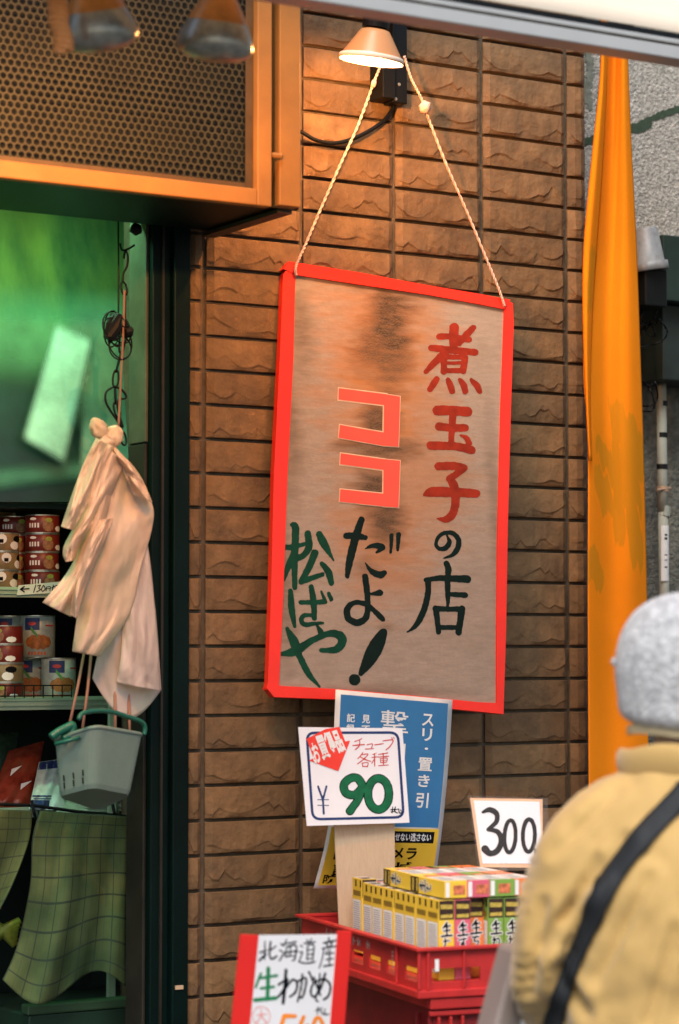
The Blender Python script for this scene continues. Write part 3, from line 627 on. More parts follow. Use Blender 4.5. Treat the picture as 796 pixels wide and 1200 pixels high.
mb = MB(); mb.tube([at(x, y, -.20+(x-93)*.0009) for x, y in smooth_path([(92, 843), (97, 836), (112, 833), (130, 834), (150, 840), (166, 846), (170, 853), (169, 861)], 6)], .0048, 8); mb.build('handle', hand_m, basket, smooth=True)
mb = MB(); mb.tube([at(x, y, -.13) for x, y in smooth_path([(60, 864), (68, 858), (78, 853), (85, 850), (84, 860), (74, 866)], 6)], .0085, 8); mb.tube([at(64, 872, -.14), at(80, 868, -.15), at(94, 864, -.16)], .004, 8); mb.build('handle', hand_m, basket, smooth=True)
str_m = mat('brown_pink_string', (.33,.16,.10), .8)
for a, b in (((99, 764), (81, 852)), ((107, 766), (97, 853)), ((134, 790), (135, 856)), ((150, 800), (152, 862))):
    mb = MB(); mb.tube([at(*a, -.07), at((a[0]+b[0])/2+.6, (a[1]+b[1])/2, -.09), at(*b, -.11)], .0030, 6); mb.build('string', str_m, basket, smooth=True)

# ------------------------------------------------------------ perforated box above the door
YF = -.38
vent = thing('grille_box', 'cream metal box with a perforated front jutting out above the doorway', 'vent box', (-.5, -.2, 2.35))
zb = 2.325; zt = 3.30; x1 = .015
fx0 = at(328, 150, YF).x
mb = MB(); mb.box((-1.9, -.002, zb+.012), (x1, -.014, zt)); 
mb = MB(); mb.box((fx0, YF, zb), (x1, YF+.035, zt)); mb.build('corner_post', cream_m, vent, bevel=.002)
mb = MB(); mb.box((x1-.004, YF+.036, zb+.001), (x1, -.014, zt)); mb.build('side_panel', cream_m, vent)
mb = MB(); mb.box((-1.9, YF+.036, zb+.004), (x1-.0045, -.03, zb+.012)); mb.build('bottom_panel', frame_m, vent)
mb = MB(); mb.box((x1-.03, YF+.036, zb-.008), (x1+.001, -.02, zb)); mb.build('bottom_angle', mat('brown_steel', (.05,.03,.015), .6), vent)
mb = MB(); mb.box((-1.9, YF+.06, zb+.02), (x1-.006, YF+.063, zt)); mb.build('shade_sheet', void_m, vent)  # near-black sheet: the shade inside the box is put into its colour
mb = MB(); mb.box((-1.9, YF+.03, zb+.013), (fx0-.001, YF+.045, zb+.03)); mb.build('bottom_sill', frame_m, vent)
gx1 = at(326, 150, YF-.01).x; gx1 = at(323, 240, YF-.018).x
gl, gr = at(305, 240, YF-.018), at(322, 240, YF-.018)
yg = YF-.018; gb = at(150, 224, yg).z; gtop = at(150, 204, yg).z
mb = MB(); mb.box((gl.x-.006, yg, gb), (gr.x-.006, yg+.024, zt)); mb.build('grille_frame', cream_m, vent, bevel=.0025)
mb = MB(); mb.box((-1.9, yg, gb), (gl.x-.0065, yg+.024, gtop)); mb.build('grille_frame', cream_m, vent, bevel=.0025)
hz = at(318, 180, yg).z
mb = MB(); mb.tube([(gr.x-.0055, yg+.012, hz), (fx0-.001, yg+.012, hz)], .006, 8); mb.build('hinge_pin', cream_m, vent)
# perforated plate: real holes
mb = MB(); px_, pz_ = .0150, .0130; cols = 56; rws = 58; X1 = gl.x-.0085; yp = yg+.016
hexa = [(math.cos(PI/6+k*PI/3), math.sin(PI/6+k*PI/3)) for k in range(6)]
for j in range(rws):
    for i in range(cols):
        cxp = X1-.022-i*px_-(.5*px_ if j % 2 else 0); cz = gtop+.018+j*pz_
        b = len(mb.v); R1 = px_/math.sqrt(3)
        for h in hexa: mb.v.append(Vector((cxp+R1*h[0], yp, cz+R1*h[1])))
        for h in hexa: mb.v.append(Vector((cxp+.0066*h[0], yp, cz+.0066*h[1])))
        for h in hexa: mb.v.append(Vector((cxp+.0066*h[0], yp+.0012, cz+.0066*h[1])))
        for k in range(6): mb.f.append((b+k, b+(k+1)%6, b+6+(k+1)%6, b+6+k)); mb.f.append((b+6+k, b+6+(k+1)%6, b+12+(k+1)%6, b+12+k))
mb.build('perforated_plate', perf_m, vent)
mb = MB(); mb.box((X1-.0155, yp-.0008, gtop), (X1, yp+.001, zt)); mb.box((-1.9, yp-.0008, gtop), (X1-.016, yp+.001, gtop+.0115)); mb.build('plate_margin', mat('margin_metal', (.08,.045,.016), .6, .2, 30), vent)

# ------------------------------------------------------------ lamps
shade_m = mat('cream_enamel_shade', (.52,.24,.09), .35, .06, 8, spec=.5); warm = (1.0, .42, .13)
bulb_m = emit('lit_bulb', (1, .62, .30), 14)
LP = at(438, 50, -.33)
bell = thing('wall_lamp', 'small lit bell shaped lamp above the hanging sign', 'lamp', LP)
ax = Vector((-.06, .16, -1)).normalized()       # the way the shade opens
apex = LP - ax*.028
prof_o = [(.020, 0), (.030, .004), (.034, .010), (.060, .052), (.065, .060), (.065, .066)]; prof_i = [(.0625, .066), (.0605, .056), (.032, .012), (.018, .005), (0, .004)]
mb = MB(); mb.lathe(prof_o, apex, ax, 40); mb.build('lamp_shade', shade_m, bell, smooth=True)
mb = MB(); mb.lathe([(.065, .066), (.0625, .066)]+prof_i[1:], apex, ax, 40); mb.build('shade_lining', mat('white_enamel', (.8,.76,.7), .4), bell, smooth=True)
mb = MB(); mb.lathe([(.0655, .056), (.0672, .058), (.0672, .0665), (.0655, .067)], apex, ax, 40); mb.build('shade_lip', mat('pale_enamel_lip', (.85,.72,.58), .3), bell, smooth=True)
mb = MB(); mb.lathe([(0, -.04), (.026, -.04), (.028, -.034), (.028, -.002), (0, .001)], apex, ax, 20); mb.build('lamp_socket', black_m, bell, smooth=False)
mb = MB(); mb.lathe([(0, .066), (.014, .063), (.021, .052), (.022, .044), (.014, .024), (.010, .006)], apex, ax, 20); mb.build('bulb', bulb_m, bell, smooth=True)
def lamp_light(name, loc, e, parent, col=warm, r=.02):
    d = bpy.data.lights.new(name, 'POINT'); d.energy = e; d.color = col; d.shadow_soft_size = r
    o = bpy.data.objects.new(name, d); COL.objects.link(o); o.location = Vector(loc)-origin(parent); o.parent = parent; return o
lamp_light('bulb_light', apex+ax*.080+Vector((.01,0,0)), 7.5, bell, warm, .012)
# bracket on the wall
bk = thing('lamp_bracket', 'black metal bracket on the tiles behind the bell lamp', 'bracket', at(462, 90, -.03))
p0 = at(443, 118, -.05); p1 = at(476, 118, -.05); pt = at(462, 24, -.05)
mb = MB(); mb.box((at(459,60,-.05).x, -.055, p0.z+.0), (p1.x, -.016, pt.z+.15)); mb.build('bracket_plate', black_m, bk, bevel=.002)
mb = MB(); mb.box((p0.x, -.07, p0.z+.004), (at(458,60,-.05).x, -.016, at(450, 72, -.05).z)); mb.build('bracket_block', black_m, bk, bevel=.002)
mb = MB(); mb.tube([(at(459,60,-.05).x+.01, -.04, pt.z+.07), apex-ax*.04+Vector((0,.02,.03)), apex-ax*.03], .010, 8); mb.build('bracket_arm', frame_m, bk)
mb = MB(); 
for q in ((468, 99), (464, 116)): c_ = at(*q, -.0555); mb.lathe([(0, .0015), (.003, .0015), (.004, 0)], c_, (0,-1,0), 10)
mb.build('screw', tin_metal, bk)
cb = MB(); cb.tube([at(x, y, -.022-.01*math.sin(PI*(x-330)/140)) for x, y in smooth_path([(463, 118), (460, 128), (448, 143), (430, 155), (410, 164), (390, 168), (370, 164), (354, 155), (335, 145)], 6)], .0045, 8)
c_ = cb.build('black_cable', black_m, smooth=True); tag(c_, 'black cable looping from the lamp bracket to the grille box', 'cable')
# clip lamps hanging from the awning, out of focus
refl_m = mat('silvered_glass', (.34,.33,.28), .30, .4, 30, metal=.55)
glow_m = mat('orange_glow_glass', (.60,.25,.06), .35, .3, 20, metal=.3)  # orange glow on the lamp neck is put into this colour
def clip_lamp(px, py, Y, label, tilt, e):
    c0 = at(px, py, Y); a = Vector(tilt).normalized(); root = thing('reflector_lamp', label, 'lamp', c0, group='reflector lamps under the awning')
    rib = lambda an, h: 1+.015*math.sin(30*an)
    mb = MB(); mb.lathe([(.020, -.02), (.030, .0), (.046, .026), (.050, .036)], c0, a, 60, rib); mb.build('reflector_neck', glow_m, root, smooth=True)
    mb = MB(); mb.lathe([(.050, .0362), (.062, .060), (.065, .078), (.060, .090), (.045, .098), (.02, .103), (0, .104)], c0, a, 60, rib); mb.build('lamp_glass', refl_m, root, smooth=True)
    mb = MB(); mb.lathe([(0, -.075), (.024, -.075), (.027, -.06), (.027, -.021), (0, -.02)], c0, a, 20); mb.build('lamp_socket', black_m, root)
    mb = MB(); mb.tube([c0-a*.07, c0-a*.11+Vector((0,0,.03)), c0+Vector((0,0,.26))], .008, 8); mb.build('stem', black_m, root)
    if e:
        d = bpy.data.lights.new('added_warm_spot', 'SPOT'); d.energy = e; d.color = warm; d.spot_size = math.radians(165); d.spot_blend = .6; d.shadow_soft_size = .006  # warm spot added to light the box and the wall
        o = bpy.data.objects.new('added_warm_spot', d); COL.objects.link(o); o.parent = root; o.location = a*.112; o.rotation_euler = (-a - Vector((0, .9, 0))).to_track_quat('Z', 'Y').to_euler() if False else (-(a+Vector((0, .9, 0))).normalized()).to_track_quat('Z', 'Y').to_euler()
    return root
clip_lamp(258, 0, -.95, 'reflector lamp just left of the box corner, pointing down', (.0, .25, -1), 13)
clip_lamp(108, -14, -.95, 'reflector lamp at the upper left beside the curly wire', (.28, .2, -1), 11)
mb = MB(); pts = []
for q in range(90):
    t = q/89; c0 = at(56+16*min(1, t*2.2)+3*math.sin(t*9), -20+82*t, -1.0); pts.append(c0+Vector((.013*math.cos(q*.9), .013*math.sin(q*.9), .002*math.sin(q*.9))))
mb.tube(pts, .0050, 6); cw = mb.build('curly_wire', mat('copper_orange_wire', (.75,.30,.09), .4), smooth=True); tag(cw, 'curly orange wire dangling beside the left reflector lamp', 'wire')

# ------------------------------------------------------------ awning edge
aw = thing('awning', 'street awning edge with a grey metal front rail and cream cloth', 'awning', (.4, -1, 2.6))
YA = -1.15
za = at(500, 33, YA).z; rail_m = mat('grey_aluminium', (.46,.45,.42), .4, .06, 6, metal=.3)
def railbox(y0, y1, z0, z1, nm, m_): mb = MB(); mb.box((-3.2, y0, z0), (3.2, y1, z1)); mb.build(nm, m_, aw, bevel=.002)
k_ = at(500, 34, YA).z
hpx = lambda n: n*4.35/FPX
zr = at(796, 65, YA).z; zr2 = at(500, 38, YA).z
z0 = (zr+at(430, 24, YA).z)/2+.006
railbox(YA, YA+.05, z0, z0+hpx(15), 'front_rail', rail_m)
railbox(YA+.006, YA+.05, z0+hpx(15.2), z0+hpx(18), 'rail_groove', frame2_m)
railbox(YA+.002, YA+.05, z0+hpx(18.2), z0+hpx(24), 'upper_rail', rail_m)
railbox(YA+.012, YA+.06, z0+hpx(24.2), z0+hpx(33), 'rubber_gasket', black_m)
mb = MB(); mb.grid(lambda u, v: (-3.2+6.4*u, YA+.01+.30*v, z0+hpx(33.5)+.40*v-.02*math.sin(PI*v)), 20, 8); mb.build('awning_cloth', mat('cream_awning_cloth', (.85,.76,.62), .8, .05, 3, .1, 80, trans=.35), aw, smooth=True, solid=.002)

# ------------------------------------------------------------ HANGING SIGN
SP = [Vector((.191, -.026, 2.280)), Vector((.746, -.074, 2.235)), Vector((.666, -.144, 1.315)), Vector((.111, -.096, 1.360))]
SS = Plane(SP[0], SP[1], SP[3])
sign = thing('hanging_sign', 'cloth covered shop sign with a red border hanging from two ropes', 'sign', SS(460, 570))
def canvas_mat():
    m = bpy.data.materials.new('stained_canvas'); m.use_nodes = True; N = m.node_tree.nodes; L = m.node_tree.links; p = N['Principled BSDF']; p.inputs['Roughness'].default_value = .95; p.inputs['Specular IOR Level'].default_value = .08
    tc = N.new('ShaderNodeTexCoord'); mp = N.new('ShaderNodeMapping'); mp.inputs['Scale'].default_value = (1, 1, 4.5); L.new(tc.outputs['Object'], mp.inputs[0])
    def noi(sc_, det, vec): n = N.new('ShaderNodeTexNoise'); n.inputs['Scale'].default_value = sc_; n.inputs['Detail'].default_value = det; n.inputs['Roughness'].default_value = .7; L.new(vec, n.inputs['Vector']); return n.outputs['Fac']
    def mr(v, a, b, c, d): r = N.new('ShaderNodeMapRange'); r.inputs[1].default_value = a; r.inputs[2].default_value = b; r.inputs[3].default_value = c; r.inputs[4].default_value = d; L.new(v, r.inputs[0]); return r.outputs[0]
    def mt(op, a, b):
        q = N.new('ShaderNodeMath'); q.operation = op; q.use_clamp = False
        for i, x in enumerate((a, b)):
            if isinstance(x, (int, float)): q.inputs[i].default_value = x
            else: L.new(x, q.inputs[i])
        return q.outputs[0]
    def mix(f_, a, b):
        x = N.new('ShaderNodeMix'); x.data_type = 'RGBA'; L.new(f_, x.inputs[0])
        if isinstance(a, tuple): x.inputs[6].default_value = (*a, 1)
        else: L.new(a, x.inputs[6])
        if isinstance(b, tuple): x.inputs[7].default_value = (*b, 1)
        else: L.new(b, x.inputs[7])
        return x.outputs[2]
    grain = noi(24, 10, mp.outputs[0]); fine = noi(190, 4, mp.outputs[0]); blot = noi(9, 6, tc.outputs['Object'])
    base = mix(mr(grain, .35, .68, 0, 1), (.37,.295,.228), (.28,.226,.175))
    base = mix(mr(blot, .5, .75, 0, .45), base, (.20,.16,.115))
    cen = SS(460, 570)
    def spot(px, py, rx, rz, pw=1.0):
        c_ = SS(px, py)-cen; m2 = N.new('ShaderNodeMapping'); m2.vector_type = 'POINT'
        m2.inputs['Location'].default_value = (-c_.x/rx, 0, -c_.z/rz); m2.inputs['Scale'].default_value = (1/rx, 0, 1/rz); L.new(tc.outputs['Object'], m2.inputs[0])
        # domain wobble so that the stain has its own ragged outline
        wn = N.new('ShaderNodeTexNoise'); wn.inputs['Scale'].default_value = 11; wn.inputs['Detail'].default_value = 8; L.new(mp.outputs[0], wn.inputs['Vector'])
        sb = N.new('ShaderNodeVectorMath'); sb.operation = 'SUBTRACT'; L.new(wn.outputs['Color'], sb.inputs[0]); sb.inputs[1].default_value = (.5,.5,.5)
        s2 = N.new('ShaderNodeVectorMath'); s2.operation = 'MULTIPLY'; L.new(sb.outputs[0], s2.inputs[0]); s2.inputs[1].default_value = (1.2, 0, .9)
        ad = N.new('ShaderNodeVectorMath'); ad.operation = 'ADD'; L.new(m2.outputs[0], ad.inputs[0]); L.new(s2.outputs[0], ad.inputs[1])
        g = N.new('ShaderNodeTexGradient'); g.gradient_type = 'SPHERICAL'; L.new(ad.outputs[0], g.inputs[0])
        return mr(g.outputs['Fac'], 0, .75, 0, pw)
    rust = mt('MAXIMUM', spot(450, 440, .19, .40, 1.0), spot(450, 620, .16, .22, .75)); rust = mt('MAXIMUM', rust, spot(480, 560, .20, .20, .6))
    base = mix(rust, base, (.42,.165,.055))
    g2 = mr(grain, .42, .66, 0, .4); base = mix(mt('MULTIPLY', g2, rust), base, (.28,.11,.035))
    dk = spot(455, 385, .075, .20, 1.0); dk = mt('MAXIMUM', dk, spot(462, 355, .09, .04, 1.0))
    for q in ((443, 492, .065, .07, .95), (445, 527, .13, .040, .95), (440, 572, .075, .07, 1.0), (452, 612, .065, .08, .95), (440, 405, .08, .09, .8), (430, 665, .05, .03, .4), (452, 735, .03, .012, .5), (352, 380, .05, .16, .55), (340, 500, .035, .22, .5), (480, 340, .25, .03, .5), (335, 700, .03, .25, .45), (450, 812, .3, .025, .5), (580, 600, .025, .3, .35)): dk = mt('MAXIMUM', dk, spot(*q))
    dk = mt('MULTIPLY', dk, mr(grain, .2, .55, .6, 1))
    base = mix(dk, base, (.055,.030,.014))
    base = mix(mr(fine, .38, .68, 0, .50), base, (.26,.18,.12))
    L.new(base, p.inputs['Base Color'])
    bp = N.new('ShaderNodeBump'); bp.inputs['Strength'].default_value = .35; bp.inputs['Distance'].default_value = .0015; L.new(fine, bp.inputs['Height']); L.new(bp.outputs[0], p.inputs['Normal'])
    return m
o_ = SS
bo = [(337, 312), (597, 354), (586, 832), (315, 811)]
mb = MB(); sheet(mb, SS, *bo, 0, th=.012); mb.build('board', canvas_mat(), sign)
red_tape = mat('red_border_tape', (.80,.028,.012), .42, .08, 12, .15, 40, spec=.35)
def strip_poly(mb, outer, inner, off, th=.0015):
    """a band between two px polylines, with thickness"""
    A = [o_(x, y, off) for x, y in outer]; B = [o_(x, y, off) for x, y in inner]; A2 = [o_(x, y, off-th) for x, y in outer]; B2 = [o_(x, y, off-th) for x, y in inner]
    n = len(A); b = len(mb.v); mb.v += A+B+A2+B2
    for i in range(n-1):
        mb.f += [(b+i, b+i+1, b+n+i+1, b+n+i), (b+2*n+i, b+3*n+i, b+3*n+i+1, b+2*n+i+1), (b+i, b+2*n+i, b+2*n+i+1, b+i+1), (b+n+i, b+n+i+1, b+3*n+i+1, b+3*n+i)]
mb = MB(); strip_poly(mb, [(334, 318), (331, 322), (328, 400), (320, 560), (317, 690), (313, 800), (311, 808)], [(346, 316), (345, 330), (343, 420), (336, 560), (331, 700), (326, 805), (326, 806)], .0045, .018); mb.build('left_border', red_tape, sign)
mb = MB(); strip_poly(mb, [(592, 352), (600, 356), (601, 380), (598, 470), (594, 620), (592, 740), (589, 836)], [(590, 360), (590, 370), (589, 400), (586, 480), (582, 640), (581, 760), (581, 824)], .0045, .018); mb.build('right_border', red_tape, sign)
mb = MB(); strip_poly(mb, [(331, 316), (337, 307), (420, 320), (500, 335), (560, 345), (597, 352)], [(343, 321), (347, 323), (420, 334), (500, 346), (560, 357), (590, 363)], .0060, .0215); mb.build('top_border', red_tape, sign)
mb = MB(); strip_poly(mb, [(311, 806), (320, 817), (400, 820), (480, 826), (560, 834), (589, 837)], [(322, 803), (330, 804), (400, 808), (480, 815), (560, 823), (581, 824)], .0060, .0215); mb.build('bottom_border', red_tape, sign)
dred = mat('dark_red_brush_paint', (.24,.022,.008), .7, .30, 30, spec=.15); bgr = mat('black_green_brush_paint', (.002,.010,.006), .6, .3, 30, spec=.15); grn = mat('green_brush_paint', (.003,.042,.020), .6, .35, 25, spec=.15); tape2 = mat('salmon_red_tape', (.86,.075,.040), .45, .06, 10); tedge = mat('cream_glue_edge', (.62,.42,.26), .6, .2, 40)
G = {}
ni = crop(480, 370, 7.96, [[(415,110,88),(412,200,92),(410,300,70)], [(595,112,55),(530,180,66),(462,262,50)], [(275,195,58),(380,195,60),(555,225,55)], [(205,300,62),(400,322,68),(612,342,62)],
 [(330,345,72),(240,430,66),(150,525,44)], [(318,385,60),(318,520,60)], [(318,385,45),(520,388,45)], [(517,390,62),(498,515,62)], [(340,442,32),(490,440,32)], [(312,512,48),(505,512,48)],
 [(255,588,50),(220,640,62),(192,685,55)], [(358,600,50),(380,650,64),(395,702,58)], [(470,600,40),(505,650,62),(520,705,58)], [(575,600,36),(625,650,62),(655,705,50)]])
gyoku = crop(480, 470, 7.96, [[(262,88,96),(400,88,88),(540,100,92)], [(402,110,70),(395,260,60),(386,400,54)], [(275,237,78),(400,250,70),(518,250,72)], [(197,415,80),(400,420,76),(480,432,76),(580,458,74)], [(470,318,14),(530,345,48),(555,395,56)]])
ko = crop(480, 470, 7.96, [[(270,608,78),(400,605,76),(505,622,72)], [(508,628,62),(440,680,62),(370,725,66)], [(372,725,60),(408,780,84),(428,880,84),(422,990,76),(388,1070,74),(330,1105,60),(255,1095,10)], [(135,875,22),(210,848,92),(400,850,90),(620,862,78)]])
no_ = crop(460, 610, 7.236, [[(462,130,18),(482,185,38),(450,232,44),(400,240,36),(368,205,32),(385,145,32),(440,105,34),(510,108,40),(558,160,46),(552,235,46),(505,292,34),(428,320,8)]])
ten = crop(460, 610, 7.236, [[(455,362,46),(472,410,56),(470,465,46)], [(282,505,40),(400,488,48),(520,492,56),(634,497,66)], [(300,510,52),(302,600,50),(272,740,54),(205,880,46),(125,946,10)], [(466,520,48),(470,640,44),(468,725,24)], [(480,625,36),(614,632,50)],
 [(368,745,52),(390,945,44)], [(365,748,52),(470,750,44),(590,752,48)], [(588,748,58),(560,948,56)], [(390,905,40),(560,908,42)]])
da = crop(390, 600, 7.96, [[(268,70,58),(215,230,74),(160,440,72),(135,600,42)], [(125,222,58),(220,222,60),(302,240,50)], [(303,342,12),(370,315,42),(440,318,56),(462,335,52),(408,378,20)], [(303,475,8),(365,555,50),(440,585,68),(482,568,50)], [(548,218,42),(540,375,26)], [(613,210,46),(604,355,28)]])
yo = crop(390, 600, 7.96, [[(300,603,58),(322,760,58),(326,880,50),(308,985,60),(230,1032,66),(145,990,62),(138,900,62),(205,845,46),(310,860,48),(375,910,46),(430,965,54),(466,1000,48)], [(362,765,26),(440,753,62)]])
ex = [[(449,741.5,10),(441,757,17.5),(432,774,15),(423,789,6)]]; exd = [[(415.5,796.5,13.5)]]
mats_ = crop(320, 600, 5.71, [[(125,85,28),(150,110,50),(145,300,46),(145,505,34)], [(65,235,36),(130,235,36),(205,215,28)], [(140,280,44),(100,370,42),(72,450,26)], [(140,300,60),(190,300,40),(240,235,48),(232,145,44)], [(310,150,46),(345,220,52),(405,325,10)], [(280,275,50),(240,370,46),(190,465,40)], [(190,465,42),(330,418,30)], [(325,345,30),(370,400,46),(390,475,38)]])
ba = crop(320, 600, 5.71, [[(118,530,34),(125,650,46),(145,765,22)], [(185,605,30),(335,602,34)], [(255,500,34),(272,600,44),(275,710,36)], [(280,695,26),(215,690,30),(188,720,32),(210,752,32),(270,748,28),(335,742,16)], [(322,530,14),(350,600,30)], [(372,545,26),(388,585,30)]])
ya = crop(320, 600, 5.71, [[(95,780,24),(140,870,62),(180,970,44),(240,1085,40),(310,1168,16)], [(52,950,26),(150,930,60),(260,860,44),(380,812,44),(450,830,60),(462,870,56),(420,920,50),(320,925,26)], [(290,752,14),(318,800,40)]])
for nm, strokes, m_, sd in (('red_character', ni, dred, 1), ('red_character', gyoku, dred, 2), ('red_character', ko, dred, 3), ('black_character', no_, bgr, 4), ('black_character', ten, bgr, 5), ('black_character', da, bgr, 6), ('black_character', yo, bgr, 7),
     ('exclamation_mark', ex+exd, bgr, 8), ('green_character', mats_, grn, 9), ('green_character', ba, grn, 10), ('green_character', ya, grn, 11)):
    mb = MB(); paint(mb, SS, strokes, .0006, .8, .45, sd); mb.build(nm, m_, sign)
K = lambda pts: [(380+x/7.236, 440+y/7.236) for x, y in pts]
def pl(mb, pts, off): mb.add([SS(x, y, off) for x, y in K(pts)], [tuple(range(len(pts)))])
for A_, B_, C_ in (([(122,108),(530,160),(530,255),(118,205)], [(505,158),(640,180),(626,604),(498,595)], [(130,420),(512,486),(506,598),(120,528)]), ([(138,660),(512,712),(506,802),(132,752)], [(500,710),(640,724),(626,1120),(496,1110)], [(134,965),(505,1004),(500,1110),(128,1070)])):
    mb = MB(); pl(mb, [(x+(6 if i in (1,2) else -6), y+(-9 if i < 2 else 11)) for i, (x, y) in enumerate(A_)], .0008); mb.build('tape_edge', tedge, sign)
    mb = MB(); pl(mb, [(x+(8 if i in (1,2) else -8), y+(-6 if i < 2 else 8)) for i, (x, y) in enumerate(B_)], .0010); mb.build('tape_edge', tedge, sign)
    mb = MB(); pl(mb, [(x+(6 if i in (1,2) else -6), y+(-9 if i < 2 else 7)) for i, (x, y) in enumerate(C_)], .0012); mb.build('tape_edge', tedge, sign)
    for q, P_ in enumerate((A_, C_, B_)):
        mb = MB(); pl(mb, P_, .0015+.0004*q); mb.build('tape_strip', tape2, sign)
rope_m = mat('pale_cotton_rope', (.68,.46,.35), .85, .25, 90, .5, 200)
hookz = at(440, 60, -.10)
def rope(name, pts, r):
    P = smooth_path([tuple(p) for p in pts], 10); P = [Vector(p) for p in P]; dense = []
    for a, b in zip(P[:-1], P[1:]):
        for q in range(6): dense.append(a.lerp(b, q/6))
    mb = MB()
    for s in range(2):
        w = []
        for i, p in enumerate(dense):
            t = (dense[min(i+1, len(dense)-1)]-dense[max(0, i-1)]).normalized(); u = t.cross(Vector((0,1,0))).normalized(); v = t.cross(u); a = i*.35+s*PI
            w.append(p+(u*math.cos(a)+v*math.sin(a))*r*.5)
        mb.tube(w, r*.62, 6)
    return mb.build(name, rope_m, sign, smooth=True)
rope('left_rope', [at(447, 75, -.085), at(437, 100, -.083), at(420, 146, -.075), at(398, 195, -.062), at(376, 245, -.05), at(358, 287, -.045), at(347, 312, -.042), SS(345, 324, .009)], .0030)
rope('right_rope', [at(474, 66, -.085), at(482, 92, -.088), at(494, 116, -.09), at(503, 141, -.09), at(524, 195, -.088), at(548, 250, -.086), at(570, 303, -.085), at(585, 340, -.085), SS(589, 360, .009)], .0030)
mb = MB(); mb.lathe([(0, -.014), (.009, -.012), (.0125, 0), (.009, .012), (0, .014)], at(498, 126, -.094), (.3, 0, 1), 14, lambda a, h: 1+.2*math.sin(4*a+200*h)); mb.build('rope_knot', rope_m, sign, smooth=True)
mb = MB(); mb.tube([at(x, y, -.09) for x, y in smooth_path([(474, 66), (478, 74), (482, 84), (487, 94), (490, 100)], 4)], [.003]*17, 6) if False else mb.lathe([(0, -.009), (.005, -.007), (.006, 0), (.005, .007), (0, .009)], at(438, 98, -.086), (.3, 0, 1), 10); mb.build('rope_knot', rope_m, sign, smooth=True)

# ------------------------------------------------------------ crime prevention poster below the sign (curling sheet)
def PS(px, py, off=0):
    t = (py-810)/235; Y = -.180+.01*t + .035*max(0, t-.75)*2 - .05*max(0, .0)
    c = abs(px-450)/70; Y += .012*c*c*max(0, t)
    return at(px, py, Y-off)
poster = thing('poster', 'blue and yellow crime prevention poster hanging under the sign', 'poster', PS(460, 930))
def pq(u, v):   # poster's own u, v to the measured outline
    yl = 808+233*v; yr = 820+220*v
    xl = float(np.interp(yl, (808, 870, 920, 967, 990, 1010, 1041), (393.6, 391, 388.5, 385, 381, 376, 367.6))); xr = float(np.interp(yr, (820, 880, 920, 960, 1000, 1040), (530.3, 527, 523.5, 519.5, 514.5, 509)))
    return xl*(1-u)+xr*u, yl*(1-u)+yr*u
def psheet(name, m_, u0, u1, v0, v1, off, th=0):
    mb = MB(); mb.grid(lambda u, v: PS(*pq(u0+(u1-u0)*u, v0+(v1-v0)*v), off), 8, 16); return mb.build(name, m_, poster, smooth=True, solid=th)
psheet('paper', mat('poster_paper', (.62,.60,.55), .45), 0, 1, 0, 1, 0, .0008)
blue = mat('poster_blue', (.035,.17,.36), .4, .08, 12); yel = mat('poster_yellow', (.70,.46,.035), .4, .06, 12)
psheet('blue_field', blue, .045, .965, .022, .682, .0010)
psheet('yellow_field', yel, .03, .975, .690, .985, .0010)
psheet('black_band', blackp, .50, .94, .705, .765, .0014)
def ptext(s, u0, u1, v0, v1, m_, off=.0018, bold=0.02, nm='lettering'):
    mb = MB(); text(mb, s, lambda a, b: PS(*pq(u0+(u1-u0)*a, v1+(v0-v1)*b), off), bold); mb.build(nm, m_, poster)
whp = mat('poster_white', (.72,.73,.70), .45)
for ch, v0, v1, w in (('ス', .085, .150, .10), ('リ', .162, .228, .085), ('・', .262, .275, .03), ('置', .315, .385, .12), ('き', .405, .470, .10), ('引', .500, .580, .11)): ptext(ch, .80-w/2, .80+w/2, v0, v1, whp)
ptext('撃', .395, .635, .082, .215, whp, bold=.004); ptext('目', .40, .62, .25, .38, whp, bold=.035)
for ch, v0, v1 in (('見', .115, .158), ('て', .168, .205), ('い', .215, .25), ('る', .26, .30)): ptext(ch, .235, .305, v0, v1, whp)
for ch, v0, v1 in (('記', .115, .158), ('録', .168, .210), ('中', .22, .26)): ptext(ch, .105, .175, v0, v1, whp)
ptext('見逃さない逃がさない', .08, .48, .712, .757, blackp, .002); ptext('せない逃さない', .60, .915, .714, .756, whp, .0022)
ptext('防犯カ', .10, .57, .79, .855, blackp); ptext('メラ', .60, .81, .79, .852, blackp, bold=.03); ptext('設置区', .12, .60, .868, .94, blackp); ptext('域', .635, .795, .865, .945, blackp, bold=.035); ptext('防', .06, .16, .93, .975, blackp)

